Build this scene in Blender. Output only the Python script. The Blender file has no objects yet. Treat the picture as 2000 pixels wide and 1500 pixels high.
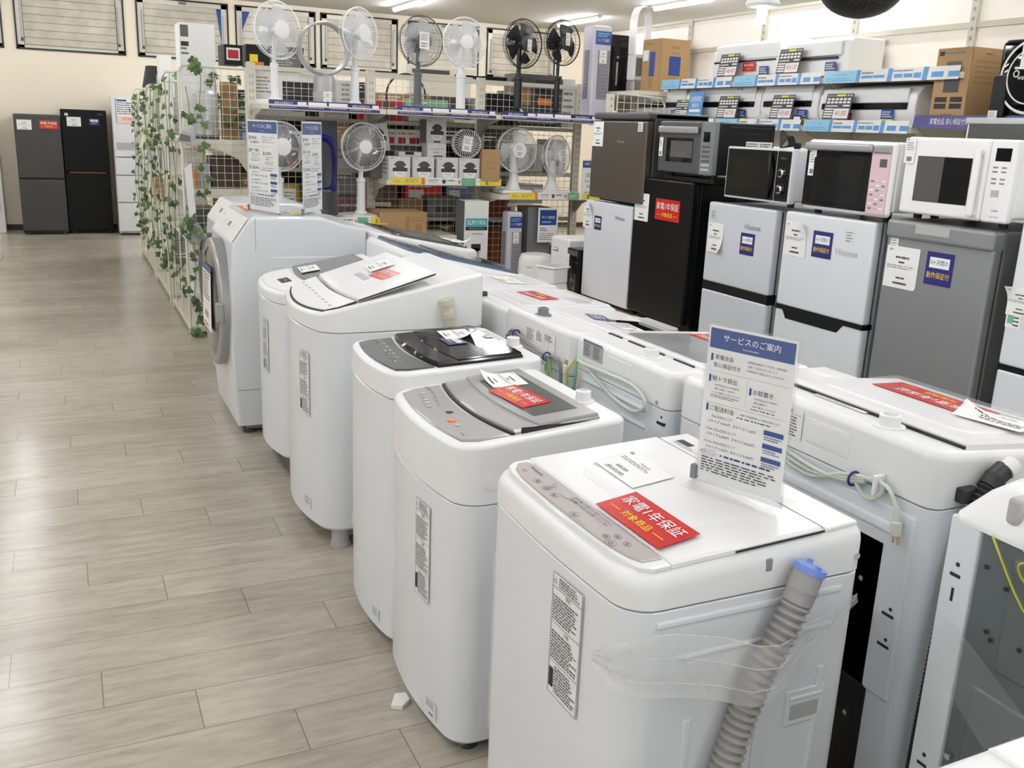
import bpy, math, random
from mathutils import Matrix, Vector
SC = bpy.context.scene
COL = SC.collection
R = math.radians
PI = math.pi
rnd = random.Random(7)

# ------------------------------------------------------------------ camera, world, exposure
cam_data = bpy.data.cameras.new('camera')
cam = bpy.data.objects.new('camera', cam_data)
COL.objects.link(cam)
YAW, PITCH, ROLL = 0.44409855, 0.26288479, 0.0414698
_f = Vector((math.sin(YAW)*math.cos(PITCH), math.cos(YAW)*math.cos(PITCH), -math.sin(PITCH)))
_r = Vector((math.cos(YAW), -math.sin(YAW), 0))
_u = _r.cross(_f)
_r2 = _r*math.cos(ROLL) + _u*math.sin(ROLL)
_u2 = -_r*math.sin(ROLL) + _u*math.cos(ROLL)
cam.matrix_world = Matrix(((_r2.x, _u2.x, -_f.x, 0), (_r2.y, _u2.y, -_f.y, 0), (_r2.z, _u2.z, -_f.z, 1.55), (0, 0, 0, 1)))
cam_data.sensor_width = 36
cam_data.lens = 1842.67/2000*36
cam_data.clip_start = 0.05
SC.camera = cam

world = bpy.data.worlds.new('shop_daylight')
SC.world = world
world.use_nodes = True
_bg = world.node_tree.nodes['Background']
_bg.inputs[0].default_value = (0.93, 0.97, 1.0, 1)
_bg.inputs[1].default_value = 0.25

SC.view_settings.view_transform = 'Standard'
SC.view_settings.look = 'None'
SC.view_settings.gamma = 1
SC.view_settings.use_curve_mapping = False
SC.view_settings.exposure = 0.12
TUBE_STRENGTH = 100.0

def area_light(name, loc, rot, sx, sy, power, col=(1, 1, 1)):
    d = bpy.data.lights.new(name, 'AREA')
    d.shape = 'RECTANGLE'
    d.size, d.size_y, d.energy, d.color = sx, sy, power, col
    o = bpy.data.objects.new(name, d)
    COL.objects.link(o)
    o.location = loc
    o.rotation_euler = rot
    return o
# daylight through the shop front behind the photographer and on the aisle side
area_light('shopfront_daylight', (0.6, -3.4, 1.55), (R(90), 0, 0), 8.0, 2.4, 72, (0.93, 0.97, 1.0))
area_light('side_window_daylight', (-5.3, 3.5, 1.5), (R(90), 0, R(-90)), 9.0, 2.2, 36, (1.0, 0.95, 0.86))

# ------------------------------------------------------------------ materials
def lin(c):
    return tuple(((v/255)/12.92 if v/255 <= 0.04045 else ((v/255+0.055)/1.055)**2.4) for v in c)
MATS = {}
def mk(name, rgb, rough=0.4, metal=0.0, spec=0.5, alpha=1.0, emit=0.0, var=0.04, scale=6.0, coat=0.0, bump=0.0, bscale=300.0):
    m = bpy.data.materials.new(name)
    m.use_nodes = True
    nt = m.node_tree
    b = nt.nodes['Principled BSDF']
    c = lin(rgb)
    b.inputs['Roughness'].default_value = rough
    b.inputs['Metallic'].default_value = metal
    b.inputs['Specular IOR Level'].default_value = spec
    b.inputs['Alpha'].default_value = alpha
    b.inputs['Coat Weight'].default_value = coat
    b.inputs['Coat Roughness'].default_value = 0.08
    if var > 0:
        tc = nt.nodes.new('ShaderNodeTexCoord')
        no = nt.nodes.new('ShaderNodeTexNoise')
        no.inputs['Scale'].default_value = scale
        no.inputs['Detail'].default_value = 3
        nt.links.new(tc.outputs['Object'], no.inputs['Vector'])
        rp = nt.nodes.new('ShaderNodeMapRange')
        rp.inputs['To Min'].default_value = 1-var
        rp.inputs['To Max'].default_value = 1+var
        nt.links.new(no.outputs['Fac'], rp.inputs['Value'])
        mx = nt.nodes.new('ShaderNodeVectorMath')
        mx.operation = 'SCALE'
        mx.inputs[0].default_value = c
        nt.links.new(rp.outputs['Result'], mx.inputs['Scale'])
        nt.links.new(mx.outputs['Vector'], b.inputs['Base Color'])
        if bump > 0:
            n2 = nt.nodes.new('ShaderNodeTexNoise')
            n2.inputs['Scale'].default_value = bscale
            nt.links.new(tc.outputs['Object'], n2.inputs['Vector'])
            bp = nt.nodes.new('ShaderNodeBump')
            bp.inputs['Strength'].default_value = bump
            bp.inputs['Distance'].default_value = 0.002
            nt.links.new(n2.outputs['Fac'], bp.inputs['Height'])
            nt.links.new(bp.outputs['Normal'], b.inputs['Normal'])
    else:
        b.inputs['Base Color'].default_value = (*c, 1)
    if emit > 0:
        b.inputs['Emission Color'].default_value = (*c, 1)
        b.inputs['Emission Strength'].default_value = emit
    MATS[name] = m
    return m
def film(name, rgb, amount, rough=0.15):
    """clear plastic: mostly see-through with a glossy skin and a little milkiness"""
    m = bpy.data.materials.new(name)
    m.use_nodes = True
    nt = m.node_tree
    nt.nodes.clear()
    out = nt.nodes.new('ShaderNodeOutputMaterial')
    tr = nt.nodes.new('ShaderNodeBsdfTransparent')
    tr.inputs[0].default_value = (0.98, 0.98, 0.98, 1)
    gl = nt.nodes.new('ShaderNodeBsdfPrincipled')
    gl.inputs['Base Color'].default_value = (*lin(rgb), 1)
    gl.inputs['Roughness'].default_value = rough
    mx = nt.nodes.new('ShaderNodeMixShader')
    no = nt.nodes.new('ShaderNodeTexNoise')
    no.inputs['Scale'].default_value = 9
    tc = nt.nodes.new('ShaderNodeTexCoord')
    nt.links.new(tc.outputs['Object'], no.inputs['Vector'])
    rp = nt.nodes.new('ShaderNodeMapRange')
    rp.inputs['To Min'].default_value = amount*0.7
    rp.inputs['To Max'].default_value = amount*1.3
    nt.links.new(no.outputs['Fac'], rp.inputs['Value'])
    nt.links.new(rp.outputs['Result'], mx.inputs[0])
    nt.links.new(tr.outputs[0], mx.inputs[1])
    nt.links.new(gl.outputs[0], mx.inputs[2])
    nt.links.new(mx.outputs[0], out.inputs['Surface'])
    MATS[name] = m
    return m

WHITE = mk('white_enamel', (227, 229, 231), 0.28, coat=0.3, var=0.015)
WHITE2 = mk('white_plastic', (236, 236, 234), 0.3, var=0.015)
LIDW = mk('glossy_white_lid', (240, 239, 238), 0.24, spec=.5, coat=0.0, var=0.01)
STEELW = mk('white_sheet_steel', (224, 228, 231), 0.4, var=0.03)
STEELG = mk('grey_sheet_steel', (104, 112, 112), 0.38, metal=0.3, var=0.06)
DARKG = mk('dark_grey_plastic', (62, 62, 64), 0.35)
MIDG = mk('mid_grey_plastic', (120, 121, 123), 0.4)
LIGHTG = mk('light_grey_plastic', (178, 178, 178), 0.35)
BEIGEG = mk('beige_grey_panel', (180, 171, 168), 0.3)
SILVERP = mk('silver_panel', (166, 165, 164), 0.28, metal=0.35)
BLACK = mk('black_plastic', (17, 17, 18), 0.35, spec=.3)
BLACKG = mk('black_gloss', (11, 11, 12), 0.04, spec=.35)
DARKLID = mk('smoked_lid', (40, 39, 40), 0.1, spec=.2)
LIDK = mk('black_lid_glass', (30, 29, 30), 0.07, spec=.14)
OVENGL = mk('dark_oven_window', (24, 23, 22), 0.07, spec=.3)
SMOKE = mk('smoked_window', (84, 83, 80), 0.12, coat=0.4)
SEAM = mk('shadow_gap_rubber', (30, 30, 31), 0.6)
SEAMG = mk('grey_groove', (140, 142, 143), 0.5)
CREAM = mk('cream_steel', (222, 217, 200), 0.42, var=0.03)
CREAMD = mk('cream_steel_aged', (196, 191, 174), 0.45, var=0.04)
WIRE = mk('cream_wire', (226, 222, 208), 0.4, var=0.0)
RED = mk('red_sticker', (196, 32, 30), 0.22)
NAVY = mk('navy_sticker', (36, 33, 110), 0.3)
BLUE = mk('blue_print', (36, 70, 140), 0.3)
SKY = mk('sky_blue_print', (150, 205, 230), 0.4)
MIDB = mk('mid_blue_print', (88, 152, 208), 0.4)
YEL = mk('yellow_print', (240, 212, 60), 0.4)
LIME = mk('lime_print', (214, 226, 40), 0.4)
GRN = mk('green_print', (110, 178, 140), 0.4)
ORG = mk('orange_print', (226, 130, 60), 0.4)
PAPER = mk('white_paper', (240, 239, 235), 0.7, var=0.01)
INK = mk('black_ink', (38, 38, 40), 0.6, var=0.0)
INKG = mk('grey_ink', (120, 122, 126), 0.6, var=0.0)
INKW = mk('white_ink', (245, 244, 240), 0.5, var=0.0)
INKY = mk('yellow_ink', (250, 214, 40), 0.5, var=0.0)
INKB = mk('blue_ink', (40, 60, 120), 0.6, var=0.0)
INKR = mk('red_ink', (190, 60, 60), 0.6, var=0.0)
HOSE = mk('grey_hose', (158, 156, 152), 0.5)
HOSEK = mk('black_hose', (44, 45, 47), 0.5)
HOSEC = mk('cream_hose', (206, 200, 180), 0.5)
BLUECAP = mk('pale_blue_cap', (120, 146, 214), 0.4)
CORDW = mk('pale_cord', (204, 208, 196), 0.45)
CORDG = mk('grey_cord', (126, 124, 120), 0.45)
CORDY = mk('yellow_green_earth_wire', (188, 190, 60), 0.45)
CORDK = mk('black_cord', (20, 20, 20), 0.45)
BRASS = mk('brass_prong', (214, 178, 120), 0.25, metal=1)
CHROME = mk('chrome', (214, 214, 216), 0.15, metal=1)
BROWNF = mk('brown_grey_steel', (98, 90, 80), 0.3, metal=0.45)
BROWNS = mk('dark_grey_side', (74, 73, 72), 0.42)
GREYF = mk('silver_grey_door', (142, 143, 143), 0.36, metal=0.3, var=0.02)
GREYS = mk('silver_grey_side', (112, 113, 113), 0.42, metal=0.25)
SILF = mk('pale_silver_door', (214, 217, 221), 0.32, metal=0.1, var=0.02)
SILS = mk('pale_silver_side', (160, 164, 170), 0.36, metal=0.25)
SLATE = mk('slate_grey_door', (70, 69, 66), 0.45, spec=.3)
BLACKF = mk('black_fridge', (12, 12, 13), 0.3, spec=.22)
PINK = mk('pink_panel', (222, 190, 200), 0.35)
CARD = mk('brown_cardboard', (176, 142, 98), 0.75, var=0.06)
CARDD = mk('brown_cardboard_flap', (158, 126, 84), 0.8, var=0.06)
LAMPB = mk('navy_loop', (26, 26, 130), 0.25)
ORANGE = mk('orange_brown_goods', (150, 74, 40), 0.6)
FANW = mk('fan_white', (236, 236, 236), 0.35, var=0.0)
FANT = mk('fan_blade_frosted', (214, 216, 216), 0.25, var=0.0, alpha=0.75)
FANG = mk('fan_grey', (92, 95, 98), 0.35, var=0.0)
FANK = mk('fan_black', (20, 20, 21), 0.3, var=0.0)
LEAF = mk('ivy_leaf', (86, 110, 62), 0.55, var=0.25, scale=30)
LEAF2 = mk('ivy_leaf_dark', (58, 80, 46), 0.55, var=0.25, scale=30)
STEM = mk('ivy_stem', (86, 108, 62), 0.6)
TUBE = mk('fluorescent_tube', (250, 251, 255), 0.5, emit=TUBE_STRENGTH, var=0.0)
BULB = mk('lit_bulb', (255, 248, 238), 0.5, emit=9.0, var=0.0)
COPPER = mk('copper_inside', (214, 150, 96), 0.3, metal=0.8)
PLUM = mk('blue_grey_lid', (82, 98, 124), 0.12, coat=0.4)
LINEN = mk('cream_shade', (224, 212, 176), 0.7)
REDBOX = mk('red_carton', (176, 34, 40), 0.5)
GREENBOX = mk('green_carton', (128, 172, 140), 0.55)
GREYBOX = mk('grey_carton', (120, 121, 122), 0.6)
WOODTOP = mk('pale_wood_board', (206, 192, 164), 0.45, var=0.08, scale=14)
FILM = film('stretch_film', (250, 250, 250), 0.27, 0.2)
FILM2 = film('clear_wrap', (245, 248, 248), 0.10, 0.08)
ACRYL = film('clear_acrylic', (240, 246, 246), 0.045, 0.05)
SMOKEGL = film('grey_clear_lid', (150, 152, 154), 0.6, 0.1)

# ------------------------------------------------------------------ mesh builder
_txt = {}
def text_geo(s):
    if s in _txt:
        return _txt[s]
    cu = bpy.data.curves.new('t', 'FONT')
    cu.body = s
    cu.size = 1
    cu.resolution_u = 2
    cu.align_x = 'CENTER'
    cu.align_y = 'CENTER'
    ob = bpy.data.objects.new('t', cu)
    COL.objects.link(ob)
    dg = bpy.context.evaluated_depsgraph_get()
    me = bpy.data.meshes.new_from_object(ob.evaluated_get(dg))
    v = [tuple(p.co) for p in me.vertices]
    f = [tuple(p.vertices) for p in me.polygons]
    bpy.data.meshes.remove(me)
    bpy.data.objects.remove(ob)
    bpy.data.curves.remove(cu)
    _txt[s] = (v, f)
    return v, f

class MB:
    def __init__(s):
        s.v, s.f, s.mi, s.ms = [], [], [], []
        s.T = None
    def m(s, mat):
        if mat not in s.ms:
            s.ms.append(mat)
        return s.ms.index(mat)
    def add(s, vs, fs, mat):
        o = len(s.v)
        if s.T is not None:
            vs = [tuple(s.T @ Vector(p)) for p in vs]
        s.v += [tuple(p) for p in vs]
        k = s.m(mat)
        for f in fs:
            s.f.append(tuple(i+o for i in f))
            s.mi.append(k)
        return s
    def box(s, x0, y0, z0, x1, y1, z1, mat):
        v = [(x0,y0,z0),(x1,y0,z0),(x1,y1,z0),(x0,y1,z0),(x0,y0,z1),(x1,y0,z1),(x1,y1,z1),(x0,y1,z1)]
        return s.add(v, [(0,3,2,1),(4,5,6,7),(0,1,5,4),(1,2,6,5),(2,3,7,6),(3,0,4,7)], mat)
    def loft(s, rings, mat, cap0=True, cap1=True, closed=True):
        n = len(rings[0])
        v = [p for r in rings for p in r]
        f = []
        for a in range(len(rings)-1):
            for i in range(n if closed else n-1):
                j = (i+1) % n
                f.append((a*n+i, a*n+j, (a+1)*n+j, (a+1)*n+i))
        if cap0:
            f.append(tuple(range(n-1, -1, -1)))
        if cap1:
            f.append(tuple((len(rings)-1)*n+i for i in range(n)))
        return s.add(v, f, mat)
    def rbox(s, x0, y0, z0, x1, y1, z1, r, mat, seg=3):
        """box with rounded edges"""
        r = min(r, (x1-x0)/2.01, (y1-y0)/2.01, (z1-z0)/2.01)
        def ring(ins, z):
            q = max(r-ins, 1e-5)
            p = []
            for cx, cy, a0 in ((x1-r, y1-r, 0), (x0+r, y1-r, 90), (x0+r, y0+r, 180), (x1-r, y0+r, 270)):
                for k in range(seg+1):
                    a = R(a0+90*k/seg)
                    p.append((cx+q*math.cos(a), cy+q*math.sin(a), z))
            return p
        rings = []
        for k in range(seg+1):
            a = PI/2*k/seg
            rings.append(ring(r*(1-math.sin(a)), z0+r*(1-math.cos(a))))
        for k in range(seg+1):
            a = PI/2*k/seg
            rings.append(ring(r*(1-math.cos(a)), z1-r*(1-math.sin(a))))
        return s.loft(rings, mat)
    def tube(s, pts, r, mat, n=8, caps=True):
        pts = [Vector(p) for p in pts]
        rr = r if isinstance(r, (list, tuple)) else [r]*len(pts)
        rings = []
        up = None
        for i, p in enumerate(pts):
            t = (pts[min(i+1, len(pts)-1)]-pts[max(i-1, 0)])
            if t.length < 1e-9:
                t = Vector((0, 0, 1))
            t.normalize()
            if up is None:
                up = Vector((0, 0, 1)) if abs(t.z) < 0.9 else Vector((1, 0, 0))
            a = t.cross(up)
            if a.length < 1e-4:
                up = Vector((0.31, 0.9, 0.3)); a = t.cross(up)
            a.normalize()
            b = a.cross(t).normalized()
            up = b
            rings.append([tuple(p+a*(rr[i]*math.cos(2*PI*k/n))+b*(rr[i]*math.sin(2*PI*k/n))) for k in range(n)])
        return s.loft(rings, mat, caps, caps)
    def lathe(s, prof, mat, n=28, axis='z', c=(0, 0, 0), caps=True, a0=0, a1=360):
        rings = []
        for r, h in prof:
            ring = []
            for k in range(n):
                a = R(a0)+(R(a1-a0))*k/n
                u, w = max(r, 1e-5)*math.cos(a), max(r, 1e-5)*math.sin(a)
                if axis == 'z': p = (c[0]+u, c[1]+w, c[2]+h)
                elif axis == 'y': p = (c[0]+u, c[1]+h, c[2]+w)
                else: p = (c[0]+h, c[1]+u, c[2]+w)
                ring.append(p)
            rings.append(ring)
        return s.loft(rings, mat, caps, caps)
    def prism(s, pts, d, mat):
        """planar outline pts (3d) pushed along vector d"""
        d = Vector(d)
        return s.loft([[tuple(p) for p in pts], [tuple(Vector(p)+d) for p in pts]], mat)
    def torus(s, c, Rr, r, mat, axis='y', n=40, k=6, sx=1.0, sz=1.0):
        pts = []
        for i in range(n):
            a = 2*PI*i/n
            u, w = Rr*math.cos(a)*sx, Rr*math.sin(a)*sz
            nu, nw = math.cos(a), math.sin(a)
            ring = []
            for j in range(k):
                b = 2*PI*j/k
                ru, rh = r*math.cos(b), r*math.sin(b)
                if axis == 'y': ring.append((c[0]+u+nu*ru, c[1]+rh, c[2]+w+nw*ru))
                elif axis == 'z': ring.append((c[0]+u+nu*ru, c[1]+w+nw*ru, c[2]+rh))
                else: ring.append((c[0]+rh, c[1]+u+nu*ru, c[2]+w+nw*ru))
            pts.append(ring)
        pts.append(pts[0])
        return s.loft(pts, mat, False, False)
    def quad(s, a, b, c, d, mat):
        return s.add([a, b, c, d], [(0, 1, 2, 3)], mat)
    def text(s, txt, O, U, V, size, mat, squeeze=1.0):
        v, f = text_geo(txt)
        O, U, V = Vector(O), Vector(U).normalized(), Vector(V).normalized()
        return s.add([tuple(O+U*(p[0]*size*squeeze)+V*(p[1]*size)) for p in v], f, mat)
    def build(s, name, parent=None, loc=None, sharp=32, smooth=True):
        me = bpy.data.meshes.new(name)
        me.from_pydata(s.v, [], s.f)
        for m_ in s.ms:
            me.materials.append(m_)
        if s.mi:
            me.polygons.foreach_set('material_index', s.mi)
        if smooth:
            me.polygons.foreach_set('use_smooth', [True]*len(s.f))
            me.update()
            me.set_sharp_from_angle(angle=R(sharp))
        me.update()
        o = bpy.data.objects.new(name, me)
        COL.objects.link(o)
        if smooth and sharp < 90:
            wn = o.modifiers.new('weighted_normals', 'WEIGHTED_NORMAL')
            wn.mode = 'FACE_AREA'
            wn.keep_sharp = True
        if parent is not None:
            o.parent = parent
        if loc is not None:
            o.location = loc
        return o

def thing(name, label, cat, loc=(0, 0, 0), rz=0.0, group=None):
    o = bpy.data.objects.new(name, None)
    o.empty_display_size = 0.1
    COL.objects.link(o)
    o.location = loc
    o.rotation_euler = (0, 0, rz)
    o['label'] = label
    o['category'] = cat
    if group:
        o['group'] = group
    return o
def tag(o, label, cat, group=None):
    o['label'] = label
    o['category'] = cat
    if group:
        o['group'] = group
    return o
def struct(o):
    o['kind'] = 'structure'
    return o
def copy_tree(o, parent=None):
    c = o.copy()
    COL.objects.link(c)
    if parent is not None:
        c.parent = parent
    for ch in list(o.children):
        copy_tree(ch, c)
    return c
def curve(pts, n=8):
    """smooth path through points"""
    P = [Vector(p) for p in pts]
    out = []
    for i in range(len(P)-1):
        a, b, c, d = P[max(i-1, 0)], P[i], P[i+1], P[min(i+2, len(P)-1)]
        for k in range(n):
            t = k/n
            out.append(0.5*((2*b)+(c-a)*t+(2*a-5*b+4*c-d)*t*t+(3*b-a-3*c+d)*t**3))
    out.append(P[-1])
    return out

# ------------------------------------------------------------------ printed sheets
def sheet(mb, O, U, V, w, h, base, items=(), t=0.0008, curl=None, cut=None):
    """flat printed sheet with origin at its lower left; items use fractions of w and h"""
    O, U, V = Vector(O), Vector(U).normalized(), Vector(V).normalized()
    N = U.cross(V)
    def P(x, y, z=0.0):
        z += (curl[2]*max(0, 1-math.hypot((x-curl[0])*1.0, (y-curl[1])*1.0)/0.6)**2 if curl else 0)
        return tuple(O+U*(x*w)+V*(y*h)+N*z)
    if curl:
        n = 8
        v = [P(i/n, j/n, t) for j in range(n+1) for i in range(n+1)] + [P(i/n, j/n, 0) for j in range(n+1) for i in range(n+1)]
        k = (n+1)**2
        f = []
        for j in range(n):
            for i in range(n):
                a = j*(n+1)+i
                f.append((a, a+1, a+n+2, a+n+1))
                f.append((k+a, k+a+n+1, k+a+n+2, k+a+1))
        mb.add(v, f, base)
    elif cut:
        pts = [P(0, 0), P(1-cut, 0), P(1, cut*w/h), P(1, 1), P(0, 1)]
        mb.prism(pts, N*t, base)
    else:
        mb.prism([P(0, 0), P(1, 0), P(1, 1), P(0, 1)], N*t, base)
    lv = t+0.0004
    for k, it in enumerate(items):
        z = lv+0.00012*min(k, 6)
        if it[0] == 'r':
            _, x0, y0, x1, y1, m_ = it
            mb.add([P(x0, y0, z), P(x1, y0, z), P(x1, y1, z), P(x0, y1, z)], [(0, 1, 2, 3)], m_)
        elif it[0] == 'p':      # filled outline, fan from its middle
            pts = it[1]
            cx = sum(p[0] for p in pts)/len(pts); cy = sum(p[1] for p in pts)/len(pts)
            mb.add([P(cx, cy, z)]+[P(x, y, z) for x, y in pts], [(0, 1+i, 1+(i+1) % len(pts)) for i in range(len(pts))], it[2])
        elif it[0] == 't':
            _, s_, cx, cy, sz, m_ = it[:6]
            sq = it[6] if len(it) > 6 else 1.0
            mb.text(s_, Vector(P(cx, cy, z+0.0004)), U, V, sz*h, m_, sq)
        elif it[0] == 'l':       # small print: rows of unreadable dashes
            _, x0, y0, x1, y1, rows, m_ = it
            q = random.Random(int(x0*1000+y1*777+rows))
            for r_ in range(rows):
                yc = y1-(y1-y0)*(r_+0.5)/rows
                hh = (y1-y0)/rows*0.21
                x = x0
                end = x1-(x1-x0)*q.random()*0.3
                while x < end:
                    dx = (x1-x0)*q.uniform(0.03, 0.12)
                    xe = min(x+dx, end)
                    mb.add([P(x, yc-hh, z), P(xe, yc-hh, z), P(xe, yc+hh, z), P(x, yc+hh, z)], [(0, 1, 2, 3)], m_)
                    x = xe+(x1-x0)*q.uniform(0.012, 0.04)
    return mb
def sticker(name, parent, O, U, V, w, h, base, items=(), label=None, **kw):
    o = sheet(MB(), O, U, V, w, h, base, items, **kw).build(name, parent, smooth=bool(kw.get('curl')))
    if label:
        o['label'] = label
    return o
RED_ITEMS = [('t', '家電1年保証', 0.5, 0.64, 0.36, INKW, 0.95), ('t', '対象商品', 0.5, 0.25, 0.23, INKY), ('r', 0.08, 0.24, 0.24, 0.26, INKY), ('r', 0.76, 0.24, 0.92, 0.26, INKY)]
NAVY_ITEMS = [('r', 0.13, 0.52, 0.87, 0.84, INKW), ('t', '6ヶ月間の', 0.5, 0.68, 0.18, INKB, .82), ('t', '動作保証付', 0.5, 0.28, 0.21, INKY, 0.82)]
PRICE_ITEMS = [('l', 0.08, 0.86, 0.2, 0.96, 1, GRN), ('l', 0.3, 0.68, 0.72, 0.8, 1, INK), ('l', 0.4, 0.58, 0.65, 0.67, 1, INK), ('l', 0.06, 0.46, 0.96, 0.56, 2, INKG), ('l', 0.38, 0.2, 0.66, 0.3, 1, INK), ('l', 0.3, 0.06, 0.74, 0.18, 1, INK)]
TAG_ITEMS = [('r', 0.12, 0.9, 0.3, 0.97, GRN), ('l', 0.15, 0.5, 0.9, 0.85, 4, INKG), ('r', 0.25, 0.08, 0.75, 0.26, INKG)]
def red_sticker(parent, O, U, V, w, h=None):
    return sticker('warranty_sticker', parent, O, U, V, w, h or w*0.46, RED, RED_ITEMS, 'red warranty sticker', t=0.0015)
def navy_sticker(parent, O, U, V, w, h=None):
    return sticker('warranty_sticker', parent, O, U, V, w, h or w*0.95, NAVY, NAVY_ITEMS, 'navy warranty sticker', t=0.0012)
def price_tag(parent, O, U, V, w, h, **kw):
    return sticker('price_tag', parent, O, U, V, w, h, PAPER, PRICE_ITEMS, **kw)

# ------------------------------------------------------------------ setting
YB = 14.25      # back wall
ZC = 3.12       # ceiling
XR = 8.15       # right wall
def floor_material():
    m = bpy.data.materials.new('vinyl_plank_floor')
    m.use_nodes = True
    nt = m.node_tree
    L = nt.links
    b = nt.nodes['Principled BSDF']
    def nd(t, **k):
        n = nt.nodes.new(t)
        for a, v in k.items():
            setattr(n, a, v)
        return n
    def mth(op, a, b_=None):
        n = nd('ShaderNodeMath', operation=op)
        for i, q in enumerate((a, b_)):
            if q is None: continue
            if isinstance(q, (int, float)): n.inputs[i].default_value = q
            else: L.new(q, n.inputs[i])
        return n.outputs[0]
    tc = nd('ShaderNodeTexCoord')
    sp = nd('ShaderNodeSeparateXYZ')
    L.new(tc.outputs['Object'], sp.inputs[0])
    PW, PL, Y0, X0 = 0.1893, 0.925, 2.084, 0.465
    yy = mth('DIVIDE', mth('SUBTRACT', sp.outputs[1], Y0), PW)
    row = mth('FLOOR', yy)
    fy = mth('SUBTRACT', yy, row)
    xx = mth('DIVIDE', mth('ADD', mth('SUBTRACT', sp.outputs[0], X0), mth('MULTIPLY', row, 0.236)), PL)
    colm = mth('FLOOR', xx)
    fx = mth('SUBTRACT', xx, colm)
    sy = mth('LESS_THAN', mth('MINIMUM', fy, mth('SUBTRACT', 1.0, fy)), 0.0065)
    sx = mth('LESS_THAN', mth('MINIMUM', fx, mth('SUBTRACT', 1.0, fx)), 0.0016)
    seam = mth('MAXIMUM', sy, sx)
    cb = nd('ShaderNodeCombineXYZ')
    L.new(row, cb.inputs[0]); L.new(colm, cb.inputs[1])
    wn = nd('ShaderNodeTexWhiteNoise')
    L.new(cb.outputs[0], wn.inputs['Vector'])
    mp = nd('ShaderNodeMapping')
    mp.inputs['Scale'].default_value = (1.6, 9.0, 1)
    ofs = nd('ShaderNodeVectorMath', operation='ADD')
    L.new(tc.outputs['Object'], ofs.inputs[0])
    L.new(wn.outputs['Color'], ofs.inputs[1])
    L.new(ofs.outputs[0], mp.inputs['Vector'])
    n1 = nd('ShaderNodeTexNoise'); n1.inputs['Scale'].default_value = 3.2; n1.inputs['Detail'].default_value = 8; n1.inputs['Roughness'].default_value = 0.65
    L.new(mp.outputs[0], n1.inputs['Vector'])
    n2 = nd('ShaderNodeTexNoise'); n2.inputs['Scale'].default_value = 1.1; n2.inputs['Detail'].default_value = 4
    L.new(tc.outputs['Object'], n2.inputs['Vector'])
    mp3 = nd('ShaderNodeMapping'); mp3.inputs['Scale'].default_value = (11, 42, 1)
    L.new(tc.outputs['Object'], mp3.inputs['Vector'])
    n3 = nd('ShaderNodeTexNoise'); n3.inputs['Scale'].default_value = 1.3; n3.inputs['Detail'].default_value = 5
    L.new(mp3.outputs[0], n3.inputs['Vector'])
    ramp = nd('ShaderNodeValToRGB')
    ramp.color_ramp.elements[0].position = 0.28; ramp.color_ramp.elements[0].color = (*lin((152, 144, 130)), 1)
    ramp.color_ramp.elements[1].position = 0.66; ramp.color_ramp.elements[1].color = (*lin((199, 191, 175)), 1)
    v = mth('ADD', mth('MULTIPLY', n1.outputs['Fac'], 0.55), mth('ADD', mth('MULTIPLY', n2.outputs['Fac'], 0.33), mth('MULTIPLY', wn.outputs['Value'], 0.12)))
    L.new(v, ramp.inputs[0])
    # dark scuffs in the grain
    r3 = nd('ShaderNodeMapRange'); r3.inputs['From Min'].default_value = 0.56; r3.inputs['From Max'].default_value = 0.95
    L.new(n3.outputs['Fac'], r3.inputs['Value'])
    mx0 = nd('ShaderNodeMixRGB'); mx0.inputs[2].default_value = (*lin((122, 112, 98)), 1)
    L.new(mth('MULTIPLY', r3.outputs[0], 0.6), mx0.inputs[0]); L.new(ramp.outputs[0], mx0.inputs[1])
    mx = nd('ShaderNodeMixRGB'); mx.inputs[2].default_value = (*lin((112, 100, 84)), 1)
    L.new(mth('MULTIPLY', seam, 0.8), mx.inputs[0]); L.new(mx0.outputs[0], mx.inputs[1])
    L.new(mx.outputs[0], b.inputs['Base Color'])
    rr = nd('ShaderNodeMapRange'); rr.inputs['To Min'].default_value = 0.13; rr.inputs['To Max'].default_value = 0.33
    L.new(n2.outputs['Fac'], rr.inputs['Value'])
    L.new(rr.outputs[0], b.inputs['Roughness'])
    b.inputs['Specular IOR Level'].default_value = 0.5
    bp = nd('ShaderNodeBump'); bp.inputs['Strength'].default_value = 0.25; bp.inputs['Distance'].default_value = 0.001
    L.new(mth('SUBTRACT', 1.0, seam), bp.inputs['Height'])
    L.new(bp.outputs[0], b.inputs['Normal'])
    return m
FLOORM = floor_material()
WALLM = mk('cream_wall_paint', (244, 233, 212), 0.75, var=0.03, scale=1.5)
WALLR = mk('white_wall_paint', (248, 241, 230), 0.75, var=0.03, scale=1.5)
CEILM = mk('ceiling_board', (196, 195, 190), 0.85, var=0.03, scale=2)
BASEB = mk('brown_baseboard', (70, 56, 46), 0.5)
WINF = mk('aluminium_window_frame', (206, 202, 188), 0.4, metal=0.2)
WINK = mk('black_window_gasket', (34, 31, 30), 0.6)
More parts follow.
